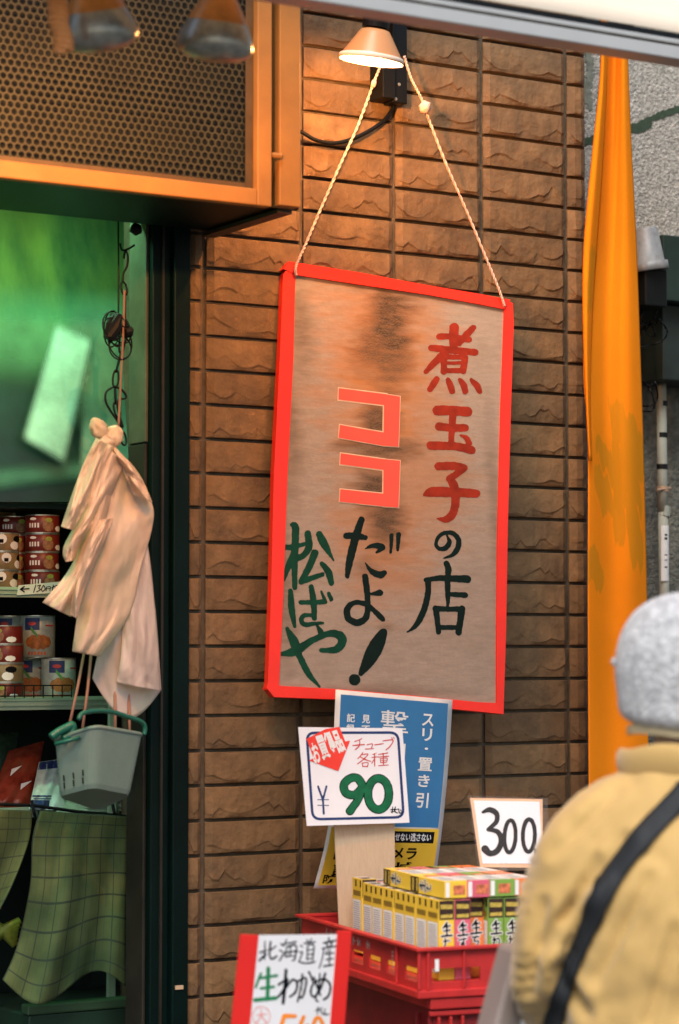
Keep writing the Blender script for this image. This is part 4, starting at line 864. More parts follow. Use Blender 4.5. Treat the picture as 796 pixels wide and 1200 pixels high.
# ------------------------------------------------------------ CRATES, boxes of wasabi tubes
RZ = -math.radians(9.4)
plast = mat('red_crate_plastic', (.45,.024,.022), .42, .12, 14, .1, 60, dark=(.20,.012,.015), ds=9, da=.5); plast2 = mat('dark_red_crate_plastic', (.22,.012,.014), .5, .2, 14, .1, 60, dark=(.07,.008,.008), ds=5, da=.8)
CW, CL, CH = .44, .612, .088; ZR = .909
tray = thing('red_tray', 'bright red shallow plastic crate holding the small boxes, on top of the stack', 'crate', (.069, -.724, ZR-CH), RZ)
def LB(name, m_, boxes, parent, bevel=.0018):
    mb = MB()
    for a, b in boxes: mb.box(a, b)
    return mb.build(name, m_, parent, bevel=bevel, local=True)
T = .004
LB('floor', plast, [((.008, .008, .018), (CW-.008, CL-.008, .0235))], tray)
def side_wall(name, n0, n1, length, axis, pos, nwin, tall):
    """a wall of rails and bars round a row of openings"""
    bx = []
    z_lo, z_hi = tall*.28, tall*.58
    def seg(a0, a1, zz0, zz1):
        if axis == 'y': return ((pos, a0, zz0), (pos+T, a1, zz1))
        return ((a0, pos, zz0), (a1, pos+T, zz1))
    bx.append(seg(0.001, length-.001, 0, z_lo)); bx.append(seg(0.001, length-.001, z_hi, tall))
    w = length/nwin
    for k in range(nwin+1):
        a = k*w; h = w*.17
        bx.append(seg(max(.001, a-h), min(length-.001, a+h), z_lo, z_hi))
    return LB(name, plast, bx, tray, 0)
side_wall('side_wall', 0, 0, CL, 'y', .001, 7, CH-.004); side_wall('side_wall', 0, 0, CL, 'y', CW-T-.001, 7, CH-.004)
side_wall('end_wall', 0, 0, CW, 'x', .0, 3, CH-.004); side_wall('end_wall', 0, 0, CW, 'x', CL-T, 3, CH-.004)
LB('rim', plast, [((-.010, -.010, CH-.006), (CW+.010, .006, CH)), ((-.010, CL-.006, CH-.006), (CW+.010, CL+.010, CH)), ((-.010, .0062, CH-.006), (.006, CL-.0062, CH)), ((CW-.006, .0062, CH-.006), (CW+.010, CL-.0062, CH))], tray, .0012)
LB('foot_rim', plast, [((-.006, -.006, -.004), (CW+.006, .004, .010)), ((-.006, .0042, -.004), (.004, CL, .010))], tray)
for rb in (((-.006, -.006, .0102), (.0, .0, CH-.0062)), ((.012, -.0065, .0102), (.018, -.0005, CH-.0062)), ((.085, -.005, .0102), (.090, -.0005, CH-.0062)), ((-.0055, .10, .0102), (.0005, .106, CH-.0062))): LB('corner_rib', plast, [rb], tray)
worn = mat('worn_white_print', (.50,.28,.25), .7, .4, 90)
mb = MB(); rr = random.Random(3)
def TL(yy, zz): return Vector((-.0006, yy, zz))
for k in range(10):   # worn marking on the left side
    y0 = .47-.024*k
    if k in (4, 8): continue
    mb.add([TL(y0, .058), TL(y0-.004, .058), TL(y0-.006, .074), TL(y0-.002, .075)], [(0,1,2,3)]); mb.add([TL(y0+.003, .066), TL(y0-.013, .064), TL(y0-.013, .067), TL(y0+.003, .069)], [(0,1,2,3)])
    if k % 2: mb.add([TL(y0-.011, .058), TL(y0-.014, .058), TL(y0-.014, .072), TL(y0-.011, .072)], [(0,1,2,3)])
for q in range(5): mb.add([TL(.130, .036+q*.007), TL(.123, .036+q*.007), TL(.123, .040+q*.007), TL(.130, .040+q*.007)], [(0,1,2,3)])
mb.build('worn_marking', worn, tray, local=True)
mb = MB(); mb.add([(.030, -.0008, .044), (.038, -.0008, .044), (.038, -.0008, .066), (.030, -.0008, .066)], [(0,1,2,3)]); mb.build('small_sticker', whitep, tray, local=True)
# crates below
hL = (ZR-CH-.004)/3
for k in range(3):
    cr_ = thing('stacked_crate', f'dark red plastic crate, {["lowest, standing on the street","middle one","uppermost, right under the shallow red tray"][k]}', 'crate', (.069+.035*math.cos(RZ), -.724+.035*math.sin(RZ)+.012, k*hL), RZ, 'dark red crates under the tray')
    w_, l_, h_ = CW-.05, CL-.05, hL-.002
    LB('crate_wall', plast2, [((0, 0, 0), (w_, .004, h_-.02)), ((0, l_-.004, 0), (w_, l_, h_-.02)), ((0, .0042, 0), (.004, l_-.0042, h_-.02)), ((w_-.004, .0042, 0), (w_, l_-.0042, h_-.02)), ((.005, .005, .002), (w_-.005, l_-.005, .006))], cr_)
    LB('crate_rim', plast if k == 2 else plast2, [((-.012, -.014, h_-.019), (w_+.012, .0, h_)), ((-.012, -.010, h_-.032), (w_+.012, -.001, h_-.023)), ((-.012, .0005, h_-.019), (.002, l_+.01, h_))], cr_)
    for q in range(5):
        x = .004+q*.024 if q < 3 else w_-.06+(q-3)*.03
        LB('crate_rib', plast if k == 2 else plast2, [((x, -.011, .004), (x+.005, -.0005, h_-.034))], cr_)
    LB('crate_rib', plast2, [((-.010, .002, .004), (-.0005, .007, h_-.034)), ((-.010, .06, .004), (-.0005, .065, h_-.034))], cr_)
# small boxes
BW, BD, BH = .0315, .0520, .146
boxcols = {'yellow': (.74,.50,.05), 'pink': (.60,.11,.16), 'green': (.19,.33,.06), 'orange': (.72,.19,.04)}
grey_txt = mat('grey_print', (.42,.42,.41), .6, .35, 400); silver_lid = mat('brown_black_print', (.035,.018,.012), .4, .5, 150)
def brush(mb, S2, strokes): paint(mb, S2, strokes, 0, .7, .2, 1, 0, 3)
NAMA = [line([(9,3),(4,10)], 2.4), line([(5,8),(17,6)], 2.6), line([(11,1),(11,22)], 3.0), line([(5,14),(17,13)], 2.4), line([(2,22),(20,21)], 3.2)]
KANA = {'yellow': [line([(8,26),(9,31),(7,38),(10,41),(14,40)], 2.6), line([(5,30),(16,29)],2.2)], 'pink': [line([(4,29),(17,27)], 2.4), line([(12,26),(12,34),(8,37),(9,33),(13,34),(12,41)], 2.4)], 'green': [line([(7,26),(7,42)],2.6), line([(4,31),(9,30),(5,37)],2), line([(8,33),(14,29),(17,34),(13,41)], 2.6)], 'orange': [line([(4,28),(16,27)],2.4), line([(11,26),(7,34),(15,34),(11,42)],2.4)]}
def box_proto(c):
    root = thing('tube_box', 'x', 'box'); col = mat(c+'_carton', boxcols[c], .35, .05, 20)
    mb = MB(); mb.box((0, 0, 0), (BW, BD, BH)); mb.build('carton', col, root, bevel=.0006, local=True)
    e = .0004
    mb = MB(); mb.add([(.001, -e, BH-.036), (BW-.001, -e, BH-.036), (BW-.001, -e, BH-.001), (.001, -e, BH-.001)], [(0,1,2,3)]); mb.add([(-e, .010, BH-.016), (-e, .002, BH-.016), (-e, .002, BH-.003), (-e, .010, BH-.003)], [(0,1,2,3)])
    mb.add([(-e, .036, BH-.016), (-e, .028, BH-.016), (-e, .028, BH-.003), (-e, .036, BH-.003)], [(0,1,2,3)]) ; mb.build('dark_panel', silver_lid, root, local=True)
    mb = MB(); mb.add([(.0035, -e*1.6, BH-.016), (BW-.0035, -e*1.6, BH-.017), (BW-.0035, -e*1.6, BH-.009), (.0035, -e*1.6, BH-.008)], [(0,1,2,3)]); mb.add([(.0035, -e*1.6, BH-.033), (BW-.0035, -e*1.6, BH-.033), (BW-.0035, -e*1.6, BH-.026), (.0035, -e*1.6, BH-.027)], [(0,1,2,3)]); mb.build('gold_lettering', mat('gold_print', (.45,.33,.06) if c != 'pink' else (.5,.12,.08), .5, .5, 300), root, local=True)
    mb = MB(); S2 = lambda x, y, o: Vector((.0035+x*.00115, -e*1.8, BH-.040-y*.00118)); brush(mb, S2, NAMA+KANA[c]); halo = MB(); S3 = lambda x, y, o: Vector((.0035+x*.00115, -e*1.2, BH-.040-y*.00118)); paint(halo, S3, NAMA+KANA[c], 0, .9, .1, 1, 1.3, 3)
    halo.build('white_outline', whitep, root, local=True); mb.build('brush_lettering', blackp, root, local=True)
    mb = MB(); mb.add([(-e, BD-.004, .012), (-e, .004, .012), (-e, .004, BH-.042), (-e, BD-.004, BH-.042)], [(0,1,2,3)]); mb.build('text_panel', whitep, root, local=True)
    X_ = BW+e; mb = MB(); mb.add([(X_, .005, .006), (X_, BD-.004, .006), (X_, BD-.004, .088), (X_, .005, .088)], [(0,1,2,3)]); mb.build('text_panel', whitep, root, local=True)
    mb = MB()
    for q in range(7): mb.add([(X_+e, .008, .014+q*.010), (X_+e, BD-.010-.004*(q%3), .014+q*.010), (X_+e, BD-.010-.004*(q%3), .0185+q*.010), (X_+e, .008, .0185+q*.010)], [(0,1,2,3)])
    mb.build('fine_print', grey_txt, root, local=True)
    mb = MB(); mb.add([(X_, .010, .096), (X_, BD-.008, .096), (X_, BD-.014, .118), (X_, .014, .124)], [(0,1,2,3)]); mb.build('food_picture', mat('red_food_print', (.55,.16,.07), .5, .6, 120), root, local=True)
    mb = MB(); rr = random.Random(5)
    for q in range(20): z = .016+q*.0043; mb.add([(-e*2, BD-.007-rr.random()*.004, z), (-e*2, .007+rr.random()*.010, z), (-e*2, .007, z+.0018), (-e*2, BD-.007, z+.0018)], [(0,1,2,3)])
    mb.build('fine_print', grey_txt, root, local=True)
    mb = MB(); mb.add([(-e, BD-.006, BH-.034), (-e, .006, BH-.034), (-e, .006, BH-.024), (-e, BD-.006, BH-.024)], [(0,1,2,3)]); mb.build('name_band', mat('brown_gold_print', (.22,.14,.02), .5, .6, 260), root, local=True)
    mb = MB(); mb.add([(.002, .002, BH+e), (BW-.002, .002, BH+e), (BW-.002, BD-.002, BH+e), (.002, BD-.002, BH+e)], [(0,1,2,3)]); mb.build('top_flap', mat('white_carton_top', (.6,.58,.52), .5, .1, 30), root, local=True)
    mb = MB(); mb.add([(.003, .004, BH+e*2), (BW-.010, .004, BH+e*2), (BW-.010, .018, BH+e*2), (.003, .018, BH+e*2)], [(0,1,2,3)]); mb.add([(.003, .026, BH+e*2), (BW-.003, .026, BH+e*2), (BW-.003, .034, BH+e*2), (.003, .034, BH+e*2)], [(0,1,2,3)]); mb.build('top_mark', silver_lid, root, local=True)
    return root
bproto = {c: box_proto(c) for c in boxcols}; bused = set()
tm = Matrix.Translation(tray.location) @ Matrix.Rotation(RZ, 4, 'Z')
ordn = ['front', 'second', 'third', 'fourth', 'fifth', 'sixth', 'seventh', 'rearmost']
colsx = [('yellow', .047), ('pink', .080), ('orange', .0995+.015), ('green', .128+.020), ('green', .161+.020), ('orange', .196+.020), ('orange', .229+.020), ('yellow', .265+.020), ('pink', .30+.020)]
colname = ['leftmost column', 'column beside the leftmost one', 'third column from the left', 'left one of the two green columns', 'right one of the two green columns', 'orange column by the coat sleeve', 'second orange column behind the coat', 'yellow column behind the coat', 'pink column behind the coat']
colcol = ['yellow', 'pink', 'orange', 'green', 'green', 'orange', 'orange', 'yellow', 'pink']
rr = random.Random(11)
for ci, (c, x) in enumerate(colsx):
    for r in range(8):
        if ci == 2 and r == 7: continue
        o = bproto[c] if c not in bused else copy_tree(bproto[c]); bused.add(c)
        o.location = tm @ Vector((x+rr.uniform(-.0008, .0008), .020+(r if not (ci == 2) else r+.35)*.0535, .0242+rr.uniform(0, .0006)+(.006 if r == 7 and ci == 0 else 0))); o.rotation_euler = (0, 0, RZ+rr.uniform(-.02, .02))
        o['label'] = f'{c} carton, {ordn[r]} one of the {colname[ci]}' + (' in the tray' if len(colname[ci].split()) < 8 else ''); o['group'] = 'small cartons standing in the red tray'
# cartons lying on top
TR_ = ['at the left, yellow', 'pink one in the middle', 'green one beside the pink', 'orange one by the coat']
lay = [('yellow', .058, 'yellow'), ('pink', .104, 'pink'), ('green', .150, 'green'), ('orange', .200, 'orange')]
for c, x, nm in lay:
    for half in range(2):
        o = copy_tree(bproto[c]); o['group'] = 'small cartons lying on the standing ones'
        M_ = tm @ Matrix.Translation((x, .018+half*.152, BH+.0275)) @ Matrix.Rotation(rr.uniform(-.05, .05), 4, 'Z') @ Matrix(((0, 1, 0, 0), (0, 0, 1, 0), (1, 0, 0, 0), (0, 0, 0, 1)))
        o.matrix_world = M_; o['label'] = f'{nm} carton lying flat on the standing boxes, {"nearer the street" if half == 0 else "nearer the wall"}'
        mb = MB()
        mb.add([(.002, .002, -.0005), (BW-.002, .002, -.0005), (BW-.002, .010, -.0005), (.002, .010, -.0005)], [(0,3,2,1)]); q = mb.build('end_label', whitep, None); q.parent = o
        mb = MB(); mb.add([(.006, .018, -.0005), (BW-.008, .018, -.0005), (BW-.008, BD-.010, -.0005), (.006, BD-.010, -.0005)], [(0,3,2,1)]); q = mb.build('end_mark', mat('red_food_print', (.55,.16,.07), .5, .6, 120), None); q.parent = o

# cardboard strip and price cards
kraft = mat('kraft_cardboard', (.50,.37,.24), .85, .07, 30, .35, 120, stretch=(8, 1, 1))
CS = Plane(at(390, 966, -.232), at(457, 966, -.250), at(400, 1083, -.240))
cb_ = MB(); sheet(cb_, CS, (389, 905), (462, 905), (464, 1092), (398, 1092), 0, th=.004)
cbo = cb_.build('cardboard_strip', kraft, bevel=.0006); tag(cbo, 'upright strip of corrugated cardboard holding the 90 yen card', 'cardboard')
C9 = Plane(at(350, 852, -.252), at(471.6, 853, -.272), at(360, 968, -.252))
card = thing('price_card', 'white 90 yen price card with a blue frame and red arrow', 'price card', C9(415, 910), group='hand written price cards')
paper = mat('white_card', (.76,.76,.77), .5, .03, 10)
mb = MB(); sheet(mb, C9, (349.7, 852), (471.6, 853.5), (480, 964), (359.8, 967.8), 0, th=.0012); mb.build('card_sheet', paper, card)
nvy = mat('navy_frame_print', (.012,.035,.13), .5); gink = mat('green_marker', (.004,.12,.045), .4, .3, 60); rink = mat('red_marker', (.55,.03,.02), .5)
cG = lambda s: crop(345, 845, 5.686, s)
def rrect(x0, y0, x1, y1, x2, y2, x3, y3, r, w):
    P = [(x0,y0),(x1,y1),(x2,y2),(x3,y3)]; out = []
    for i in range(4):
        p0, p1, p2 = np.array(P[i-1]), np.array(P[i]), np.array(P[(i+1)%4]); a = p1+(p0-p1)/np.linalg.norm(p0-p1)*r; b = p1+(p2-p1)/np.linalg.norm(p2-p1)*r
        for q in range(6): t = q/5; c_ = a*(1-t)**2+p1*2*t*(1-t)+b*t*t; out.append((c_[0], c_[1], w))
    out.append(out[0]); return [[a, b] for a, b in zip(out[:-1], out[1:])]
mb = MB(); paint(mb, C9, cG(rrect(82,78, 690,76, 728,640, 122,654, 55, 17)), .0005, .7, 0); paint(mb, C9, cG([line([(158,435),(190,525)], 13), line([(214,435),(190,525)], 13), line([(190,520),(196,616)], 14)]), .0005, .5, .1); paint(mb, C9, cG([line([(155,523),(228,523)], 5), line([(155,561),(228,561)], 5)]), .0007, .4, 0)
mb.build('blue_frame', nvy, card)
nine = [[(452,425,50),(420,380,48),(370,382,50),(330,425,50),(345,480,50),(405,490,50),(452,440,46)], [(452,440,50),(425,520,46),(395,565,46),(370,600,48)]]
zero = [[(560+58*math.cos(a)+12*math.cos(a), 485+104*math.sin(a), 50) for a in [2*PI*q/16 for q in range(17)]]]
mb = MB(); paint(mb, C9, cG(nine+zero), .0006, .6, .2, 1, .7); mb.build('numeral_outline', blackp, card)
mb = MB(); paint(mb, C9, cG(nine+zero), .0010, .6, .2, 1, -.25); mb.build('numeral_ninety', gink, card)
mb = MB(); paint(mb, C9, cG([line([(402,136),(425,128),(450,116)],6), line([(390,162),(466,156)],7), line([(436,124),(432,165),(405,190)],7), line([(484,158),(520,152),(512,182)],6), line([(474,186),(528,183)],6), line([(535,158),(592,150)],7), line([(590,132),(656,126),(640,165),(610,192)],7), line([(648,110),(654,122)],5), line([(660,108),(666,118)],5),
  line([(455,210),(440,232),(422,250)],6), line([(446,224),(490,220),(460,255),(420,285)],6), line([(440,238),(470,255),(508,268)],6), line([(452,280),(456,304)],6), line([(452,280),(490,277),(486,304)],6), line([(456,302),(487,302)],6),
  line([(548,212),(522,222)],5), line([(515,242),(552,238)],6), line([(535,216),(535,300)],6), line([(535,248),(515,282)],5), line([(560,222),(622,212)],6), line([(558,240),(628,234)],6), line([(572,250),(574,277)],5), line([(572,250),(617,247),(613,274)],5), line([(574,262),(613,260)],4), line([(574,277),(613,274)],5), line([(592,215),(593,295)],6), line([(560,297),(627,292)],6)]), .0006, .45, .15)
mb.build('red_handwriting', rink, card)
mb = MB(); arrow = [(80,118),(208,52),(300,38),(338,135),(370,130),(292,333),(96,262),(128,246)]
mb.add([C9(345+x/5.686, 845+y/5.686, .0012) for x, y in arrow], [tuple(range(8))]); mb.build('red_arrow', mat('bright_red_print', (.80,.05,.03), .4), card)
mb = MB(); quad_text(mb, C9, 'お', (345+105/5.686, 845+150/5.686), (345+140/5.686, 845+135/5.686), (345+185/5.686, 845+272/5.686), (345+130/5.686, 845+285/5.686), .0016, .03)
def gp(x, y): return (345+x/5.686, 845+y/5.686)
quad_text(mb, C9, '買得品', gp(128, 95), gp(285, 48), gp(345, 195), gp(190, 265), .0016, .045); mb.build('white_lettering', whitep, card)
mb = MB(); paint(mb, C9, cG([line([(640,590),(665,588)],6), line([(655,572),(650,612)],6), line([(642,606),(664,602)],5), line([(672,572),(668,600),(686,612)],7), line([(670,590),(690,586)],6), line([(695,585),(700,612),(722,606)],7), line([(706,590),(712,600)],6)]), .0008, .4, .2); mb.build('black_handwriting', blackp, card)
# 300 yen
C3 = Plane(at(549.6, 934, -.47), at(638, 935.5, -.50), at(562, 1016, -.475))
card3 = thing('price_card', 'white 300 yen card in a clear sleeve behind the cartons', 'price card', C3(595, 975), group='hand written price cards')
mb = MB(); sheet(mb, C3, (551, 935), (636, 936.5), (636, 1017), (563, 1016), 0, th=.001); mb.build('card_backing', mat('peach_card_edge', (.72,.44,.26), .6, .1, 20), card3)
mb = MB(); sheet(mb, C3, (555, 938), (632, 939.5), (636, 1012), (565.5, 1012), .0008, th=.0006); mb.build('card_sheet', paper, card3)
def clear_mat():
    m = bpy.data.materials.new('clear_sleeve_film'); m.use_nodes = True; N = m.node_tree.nodes; L = m.node_tree.links; p = N['Principled BSDF']; p.inputs['Roughness'].default_value = .15; p.inputs['Base Color'].default_value = (.8,.8,.8,1)
    t = N.new('ShaderNodeBsdfTransparent'); ms = N.new('ShaderNodeMixShader'); ms.inputs[0].default_value = .05
    tc = N.new('ShaderNodeTexCoord'); no = N.new('ShaderNodeTexNoise'); no.inputs['Scale'].default_value = 30; L.new(tc.outputs['Object'], no.inputs['Vector']); bp = N.new('ShaderNodeBump'); bp.inputs['Strength'].default_value = .2; L.new(no.outputs['Fac'], bp.inputs['Height']); L.new(bp.outputs[0], p.inputs['Normal'])
    L.new(t.outputs[0], ms.inputs[1]); L.new(p.outputs[0], ms.inputs[2]); L.new(ms.outputs[0], N['Material Output'].inputs[0]); return m
clear_m = clear_mat()
mb = MB(); sheet(mb, C3, (548, 932), (641, 935), (645, 1020), (560, 1020), .003); mb.build('clear_sleeve', clear_m, card3)
s9 = 3.98; c5 = lambda s: crop(520, 800, s9, s)
bold5 = lambda s: [[(x, y, w*1.35) for x, y, w in st] for st in c5(s)]
mb = MB(); paint(mb, C3, bold5([[(182,603,10),(215,592,18),(246,612,18),(243,650,16),(206,684,13)], [(206,684,13),(250,695,17),(268,735,20),(250,782,20),(215,796,20),(192,775,26)]] + [[(308+26*math.cos(a)+8*math.sin(a)*-.4, 716+75*math.sin(a), 14) for a in [2*PI*q/14-1.6 for q in range(15)]]] + [[(396+28*math.cos(a)+8*math.sin(a)*-.2, 712+76*math.sin(a), 14) for a in [2*PI*q/14-1.6 for q in range(15)]]] + [[(428,780,12),(424,800,8)]]), .0016, .7, .2); mb.build('numeral_three_hundred', blackp, card3)
mb = MB(); a = at(585, 1016, -.482); b = at(592, 1016, -.482); mb.box((a.x, -.490, ZR-CH+.006), (b.x, -.484, a.z+.01)); mb.build('card_stake', clear_m, card3)
# seaweed card
C5 = Plane(at(282, 1095, -.82), at(411, 1092, -.84), at(272, 1200, -.80))
card5 = thing('price_card', 'red edged seaweed price card in front of the crate stack', 'price card', C5(345, 1150), group='hand written price cards')
mb = MB(); sheet(mb, C5, (300, 1096), (397, 1095), (381, 1300), (283, 1300), 0, th=.0012); mb.build('card_sheet', paper, card5)
mb = MB(); sheet(mb, C5, (282, 1095), (303.2, 1096), (283, 1300), (261, 1300), .001, th=.003); mb.build('red_band', mat('card_red', (.72,.022,.018), .5, .05, 10), card5)
mb = MB(); sheet(mb, C5, (395.3, 1091), (412, 1091), (396, 1300), (379, 1300), .001, th=.003); mb.build('red_band', MATS['card_red'], card5)
cH = lambda s: crop(270, 1085, 5.307, s); tx = mat('ink_black', (.004,.005,.010), .7, spec=.1)
kita = [line([(185,165),(225,150)],10), line([(215,95),(212,205)],9), line([(180,215),(220,175)],12), line([(250,100),(243,170),(255,205),(288,188)],12), line([(282,125),(250,150)],9)]
umi = [line([(315,110),(330,122)],10), line([(308,150),(322,160)],9), line([(305,215),(330,175)],10), line([(350,85),(335,115)],8), line([(342,110),(410,98)],9), line([(350,130),(342,190)],9), line([(350,130),(408,122),(400,205),(385,215)],9), line([(335,165),(418,155)],9), line([(345,190),(400,185)],8), line([(375,130),(370,150)],7), line([(372,165),(368,185)],7)]
michi = [line([(435,120),(448,130)],9), line([(430,165),(448,162),(435,200),(425,222)],9), line([(428,222),(470,232),(525,222)],10), line([(475,85),(482,98)],8), line([(505,80),(494,98)],8), line([(458,108),(528,98)],8), line([(480,120),(476,210)],8), line([(480,122),(518,118),(512,208)],8), line([(480,150),(514,146)],7), line([(478,178),(512,175)],7), line([(476,205),(512,202)],7)]
san = [line([(612,75),(612,92)],10), line([(580,105),(655,90)],11), line([(598,112),(606,128)],10), line([(632,105),(622,128)],10), line([(572,140),(660,125)],10), line([(580,140),(572,200),(552,262)],8), line([(602,155),(590,175)],8), line([(598,175),(642,168)],8), line([(618,150),(614,245)],9), line([(595,208),(640,202)],8), line([(580,250),(635,242)],10)]
wa = [line([(345,275),(340,360),(328,480)],20), line([(300,365),(355,330),(330,395),(298,440)],14), line([(335,400),(385,335),(415,355),(405,410),(370,440)],14)]
ka = [line([(418,345),(470,325),(462,400),(445,445),(430,440)],13), line([(448,300),(440,380),(418,470)],12), line([(488,285),(500,310),(512,345)],13)]
me_ = [line([(520,320),(540,380),(560,430)],12), line([(556,295),(550,380),(530,450),(545,470)],10), line([(590,295),(560,390),(520,440),(500,410),(520,355),(580,330),(620,365),(612,430),(580,458)],13)]
mb = MB(); 
for s in (kita, umi, michi, san, wa, ka, me_): paint(mb, C5, cH(s), .0006, .6, .25)
paint(mb, C5, cH([line([(530,525),(560,518)],7), line([(545,505),(540,548)],7), line([(562,508),(575,515)],6), line([(560,525),(572,545),(600,552)],7), line([(590,515),(585,545),(615,548)],7)]), .0006, .4, .2); mb.build('black_brushwork', tx, card5)
mb = MB(); paint(mb, C5, cH([line([(190,295),(158,380)],16), line([(178,325),(288,308)],17), line([(236,262),(230,455)],24), line([(188,388),(270,378)],16), line([(152,460),(282,448)],24)]), .0006, .6, .3); mb.build('green_brushwork', mat('green_ink', (.01,.20,.07), .5), card5)
mb = MB(); paint(mb, C5, cH([line([(400,560),(335,558)],26), line([(335,558),(318,640),(370,640),(385,690),(345,740),(300,730)],26), line([(455,565),(415,690),(500,680)],24), line([(480,620),(465,750)],24), [(545+32*math.cos(a), 655+85*math.sin(a), 24) for a in [2*PI*q/14 for q in range(15)]]]), .0006, .7, .3); mb.build('orange_price', mat('orange_ink', (.85,.24,.02), .5), card5)
mb = MB(); paint(mb, C5, cH([[(192+55*math.cos(a), 560+58*math.sin(a), 5) for a in [2*PI*q/18 for q in range(19)]], line([(160,555),(225,548)],6), line([(192,520),(188,565),(160,605)],6), line([(190,560),(225,600)],6)]), .0006, .5, .2); mb.build('pink_seal', mat('pink_ink', (.72,.22,.18), .5), card5)
mb = MB(); b = C5(330, 1298, -.004); mb.box((b.x-.012, b.y+.001, .03), (b.x+.012, b.y+.012, b.z+.1)); mb.box((b.x-.08, b.y-.08, 0), (b.x+.08, b.y+.08, .03)); mb.build('card_stand', mat('plain_wood', (.35,.24,.14), .7), card5)

# ------------------------------------------------------------ orange flag at the wall's end
flag_m = mat('orange_flag_cloth', (.84,.25,.010), .95, .05, 5, .25, 160, trans=.12, spec=.05)
def flagY(u, v): return -.085-.008*(1-.75*v)*math.cos(u*2*PI*1.15+.6*math.sin(v*3))-.010*math.sin(u*9+v*2)*(1-v)-.02*v
Lf = [(706, 30), (704, 70), (697, 170), (688, 260), (684, 330), (684, 440), (689, 520), (689, 700), (690, 900), (692, 1150), (694, 1300)]
Rf = [(735, 30), (736, 70), (740, 170), (746, 290), (750, 400), (754, 520), (757, 640), (759, 760), (760, 900), (762, 1150), (764, 1300)]
fl = thing('orange_flag', 'tall orange cloth banner hanging in folds beside the tiled wall', 'flag', at(722, 300, -.08))
fm = drape(Lf, Rf, flagY, 40, 60); fm.build('flag_cloth', flag_m, fl, smooth=True, solid=.0015)
fm = drape([(704, 20), (703, 90), (694, 180), (684, 290), (683, 380), (686, 460), (690, 540)], [(712, 20), (711, 100), (706, 200), (699, 300), (694, 380), (692, 470), (694, 540)], lambda u, v: -.118-.012*math.sin(u*4), 8, 40); fm.build('flag_fold', flag_m, fl, smooth=True, solid=.0015)
def flag_print(m):   # faded lettering of the other side showing through the cloth: flat print in the cloth's own u, v
    N = m.node_tree.nodes; L = m.node_tree.links; uv = N.new('ShaderNodeUVMap'); best = None
    wn = N.new('ShaderNodeTexNoise'); wn.inputs['Scale'].default_value = 7; wn.inputs['Detail'].default_value = 2; L.new(uv.outputs[0], wn.inputs['Vector'])
    for (u, v, ru, rv) in ((.68, .51, .36, .035), (.66, .555, .30, .03), (.45, .585, .36, .022), (.30, .62, .22, .018), (.80, .605, .16, .04), (.12, .68, .16, .014), (.55, .62, .12, .03)):
        mp = N.new('ShaderNodeMapping'); mp.inputs['Location'].default_value = (-u/ru, -v/rv, 0); mp.inputs['Scale'].default_value = (1/ru, 1/rv, 0); L.new(uv.outputs[0], mp.inputs[0])
        sb = N.new('ShaderNodeVectorMath'); sb.operation = 'SUBTRACT'; L.new(wn.outputs['Color'], sb.inputs[0]); sb.inputs[1].default_value = (.5, .5, .5)
        sc2 = N.new('ShaderNodeVectorMath'); sc2.operation = 'MULTIPLY'; L.new(sb.outputs[0], sc2.inputs[0]); sc2.inputs[1].default_value = (2.2, 2.2, 0)
        ad = N.new('ShaderNodeVectorMath'); ad.operation = 'ADD'; L.new(mp.outputs[0], ad.inputs[0]); L.new(sc2.outputs[0], ad.inputs[1])
        g = N.new('ShaderNodeTexGradient'); g.gradient_type = 'SPHERICAL'; L.new(ad.outputs[0], g.inputs[0])
        r = N.new('ShaderNodeMapRange'); r.inputs[1].default_value = .10; r.inputs[2].default_value = .22; r.inputs[4].default_value = .6; L.new(g.outputs['Fac'], r.inputs[0])
        if best is None: best = r.outputs[0]
        else:
            mx = N.new('ShaderNodeMath'); mx.operation = 'MAXIMUM'; L.new(best, mx.inputs[0]); L.new(r.outputs[0], mx.inputs[1]); best = mx.outputs[0]
    p = N['Principled BSDF']; src = p.inputs['Base Color'].links[0].from_socket
    mx = N.new('ShaderNodeMix'); mx.data_type = 'RGBA'; L.new(best, mx.inputs[0]); L.new(src, mx.inputs[6]); mx.inputs[7].default_value = (.48, .22, .012, 1); L.new(mx.outputs[2], p.inputs['Base Color'])
flag_print(flag_m)
mb = MB(); mb.tube([at(700, 28, -.10), at(742, 30, -.10)], .006, 8); mb.build('top_rod', black_m, fl)

# ------------------------------------------------------------ neighbouring building right
neigh = thing('neighbour_wall', 'rough grey stucco wall of the next building, right of the flag', 'wall', (1.8, .3, 0))
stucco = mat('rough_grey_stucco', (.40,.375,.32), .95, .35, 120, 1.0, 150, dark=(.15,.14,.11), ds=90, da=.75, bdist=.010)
stucco_d = mat('dark_lower_stucco', (.15,.145,.115), .95, .4, 50, 1.0, 95, dark=(.03,.035,.03), ds=9, da=.8, bdist=.012)  # darker than the upper stucco
zE = at(770, 292, .17).z
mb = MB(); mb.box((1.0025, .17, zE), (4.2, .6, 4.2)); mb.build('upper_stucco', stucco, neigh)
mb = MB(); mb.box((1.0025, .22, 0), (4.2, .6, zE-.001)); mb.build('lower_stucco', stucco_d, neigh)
NS = lambda px, py, off=0: at(px, py, .17-off)
mb = MB(); paint(mb, NS, [[(682, 168, 8), (698, 162, 9), (735, 151, 8), (752, 146, 9), (762, 140, 7), (780, 133, 9), (800, 127, 8), (840, 118, 7)], [(735, 150, 3), (748, 152, 9), (764, 146, 3)]], .002, 1.0, 2.2, 3); mb.build('crack_filler', mat('dark_green_filler', (.030,.050,.028), .9, .3, 60), neigh)
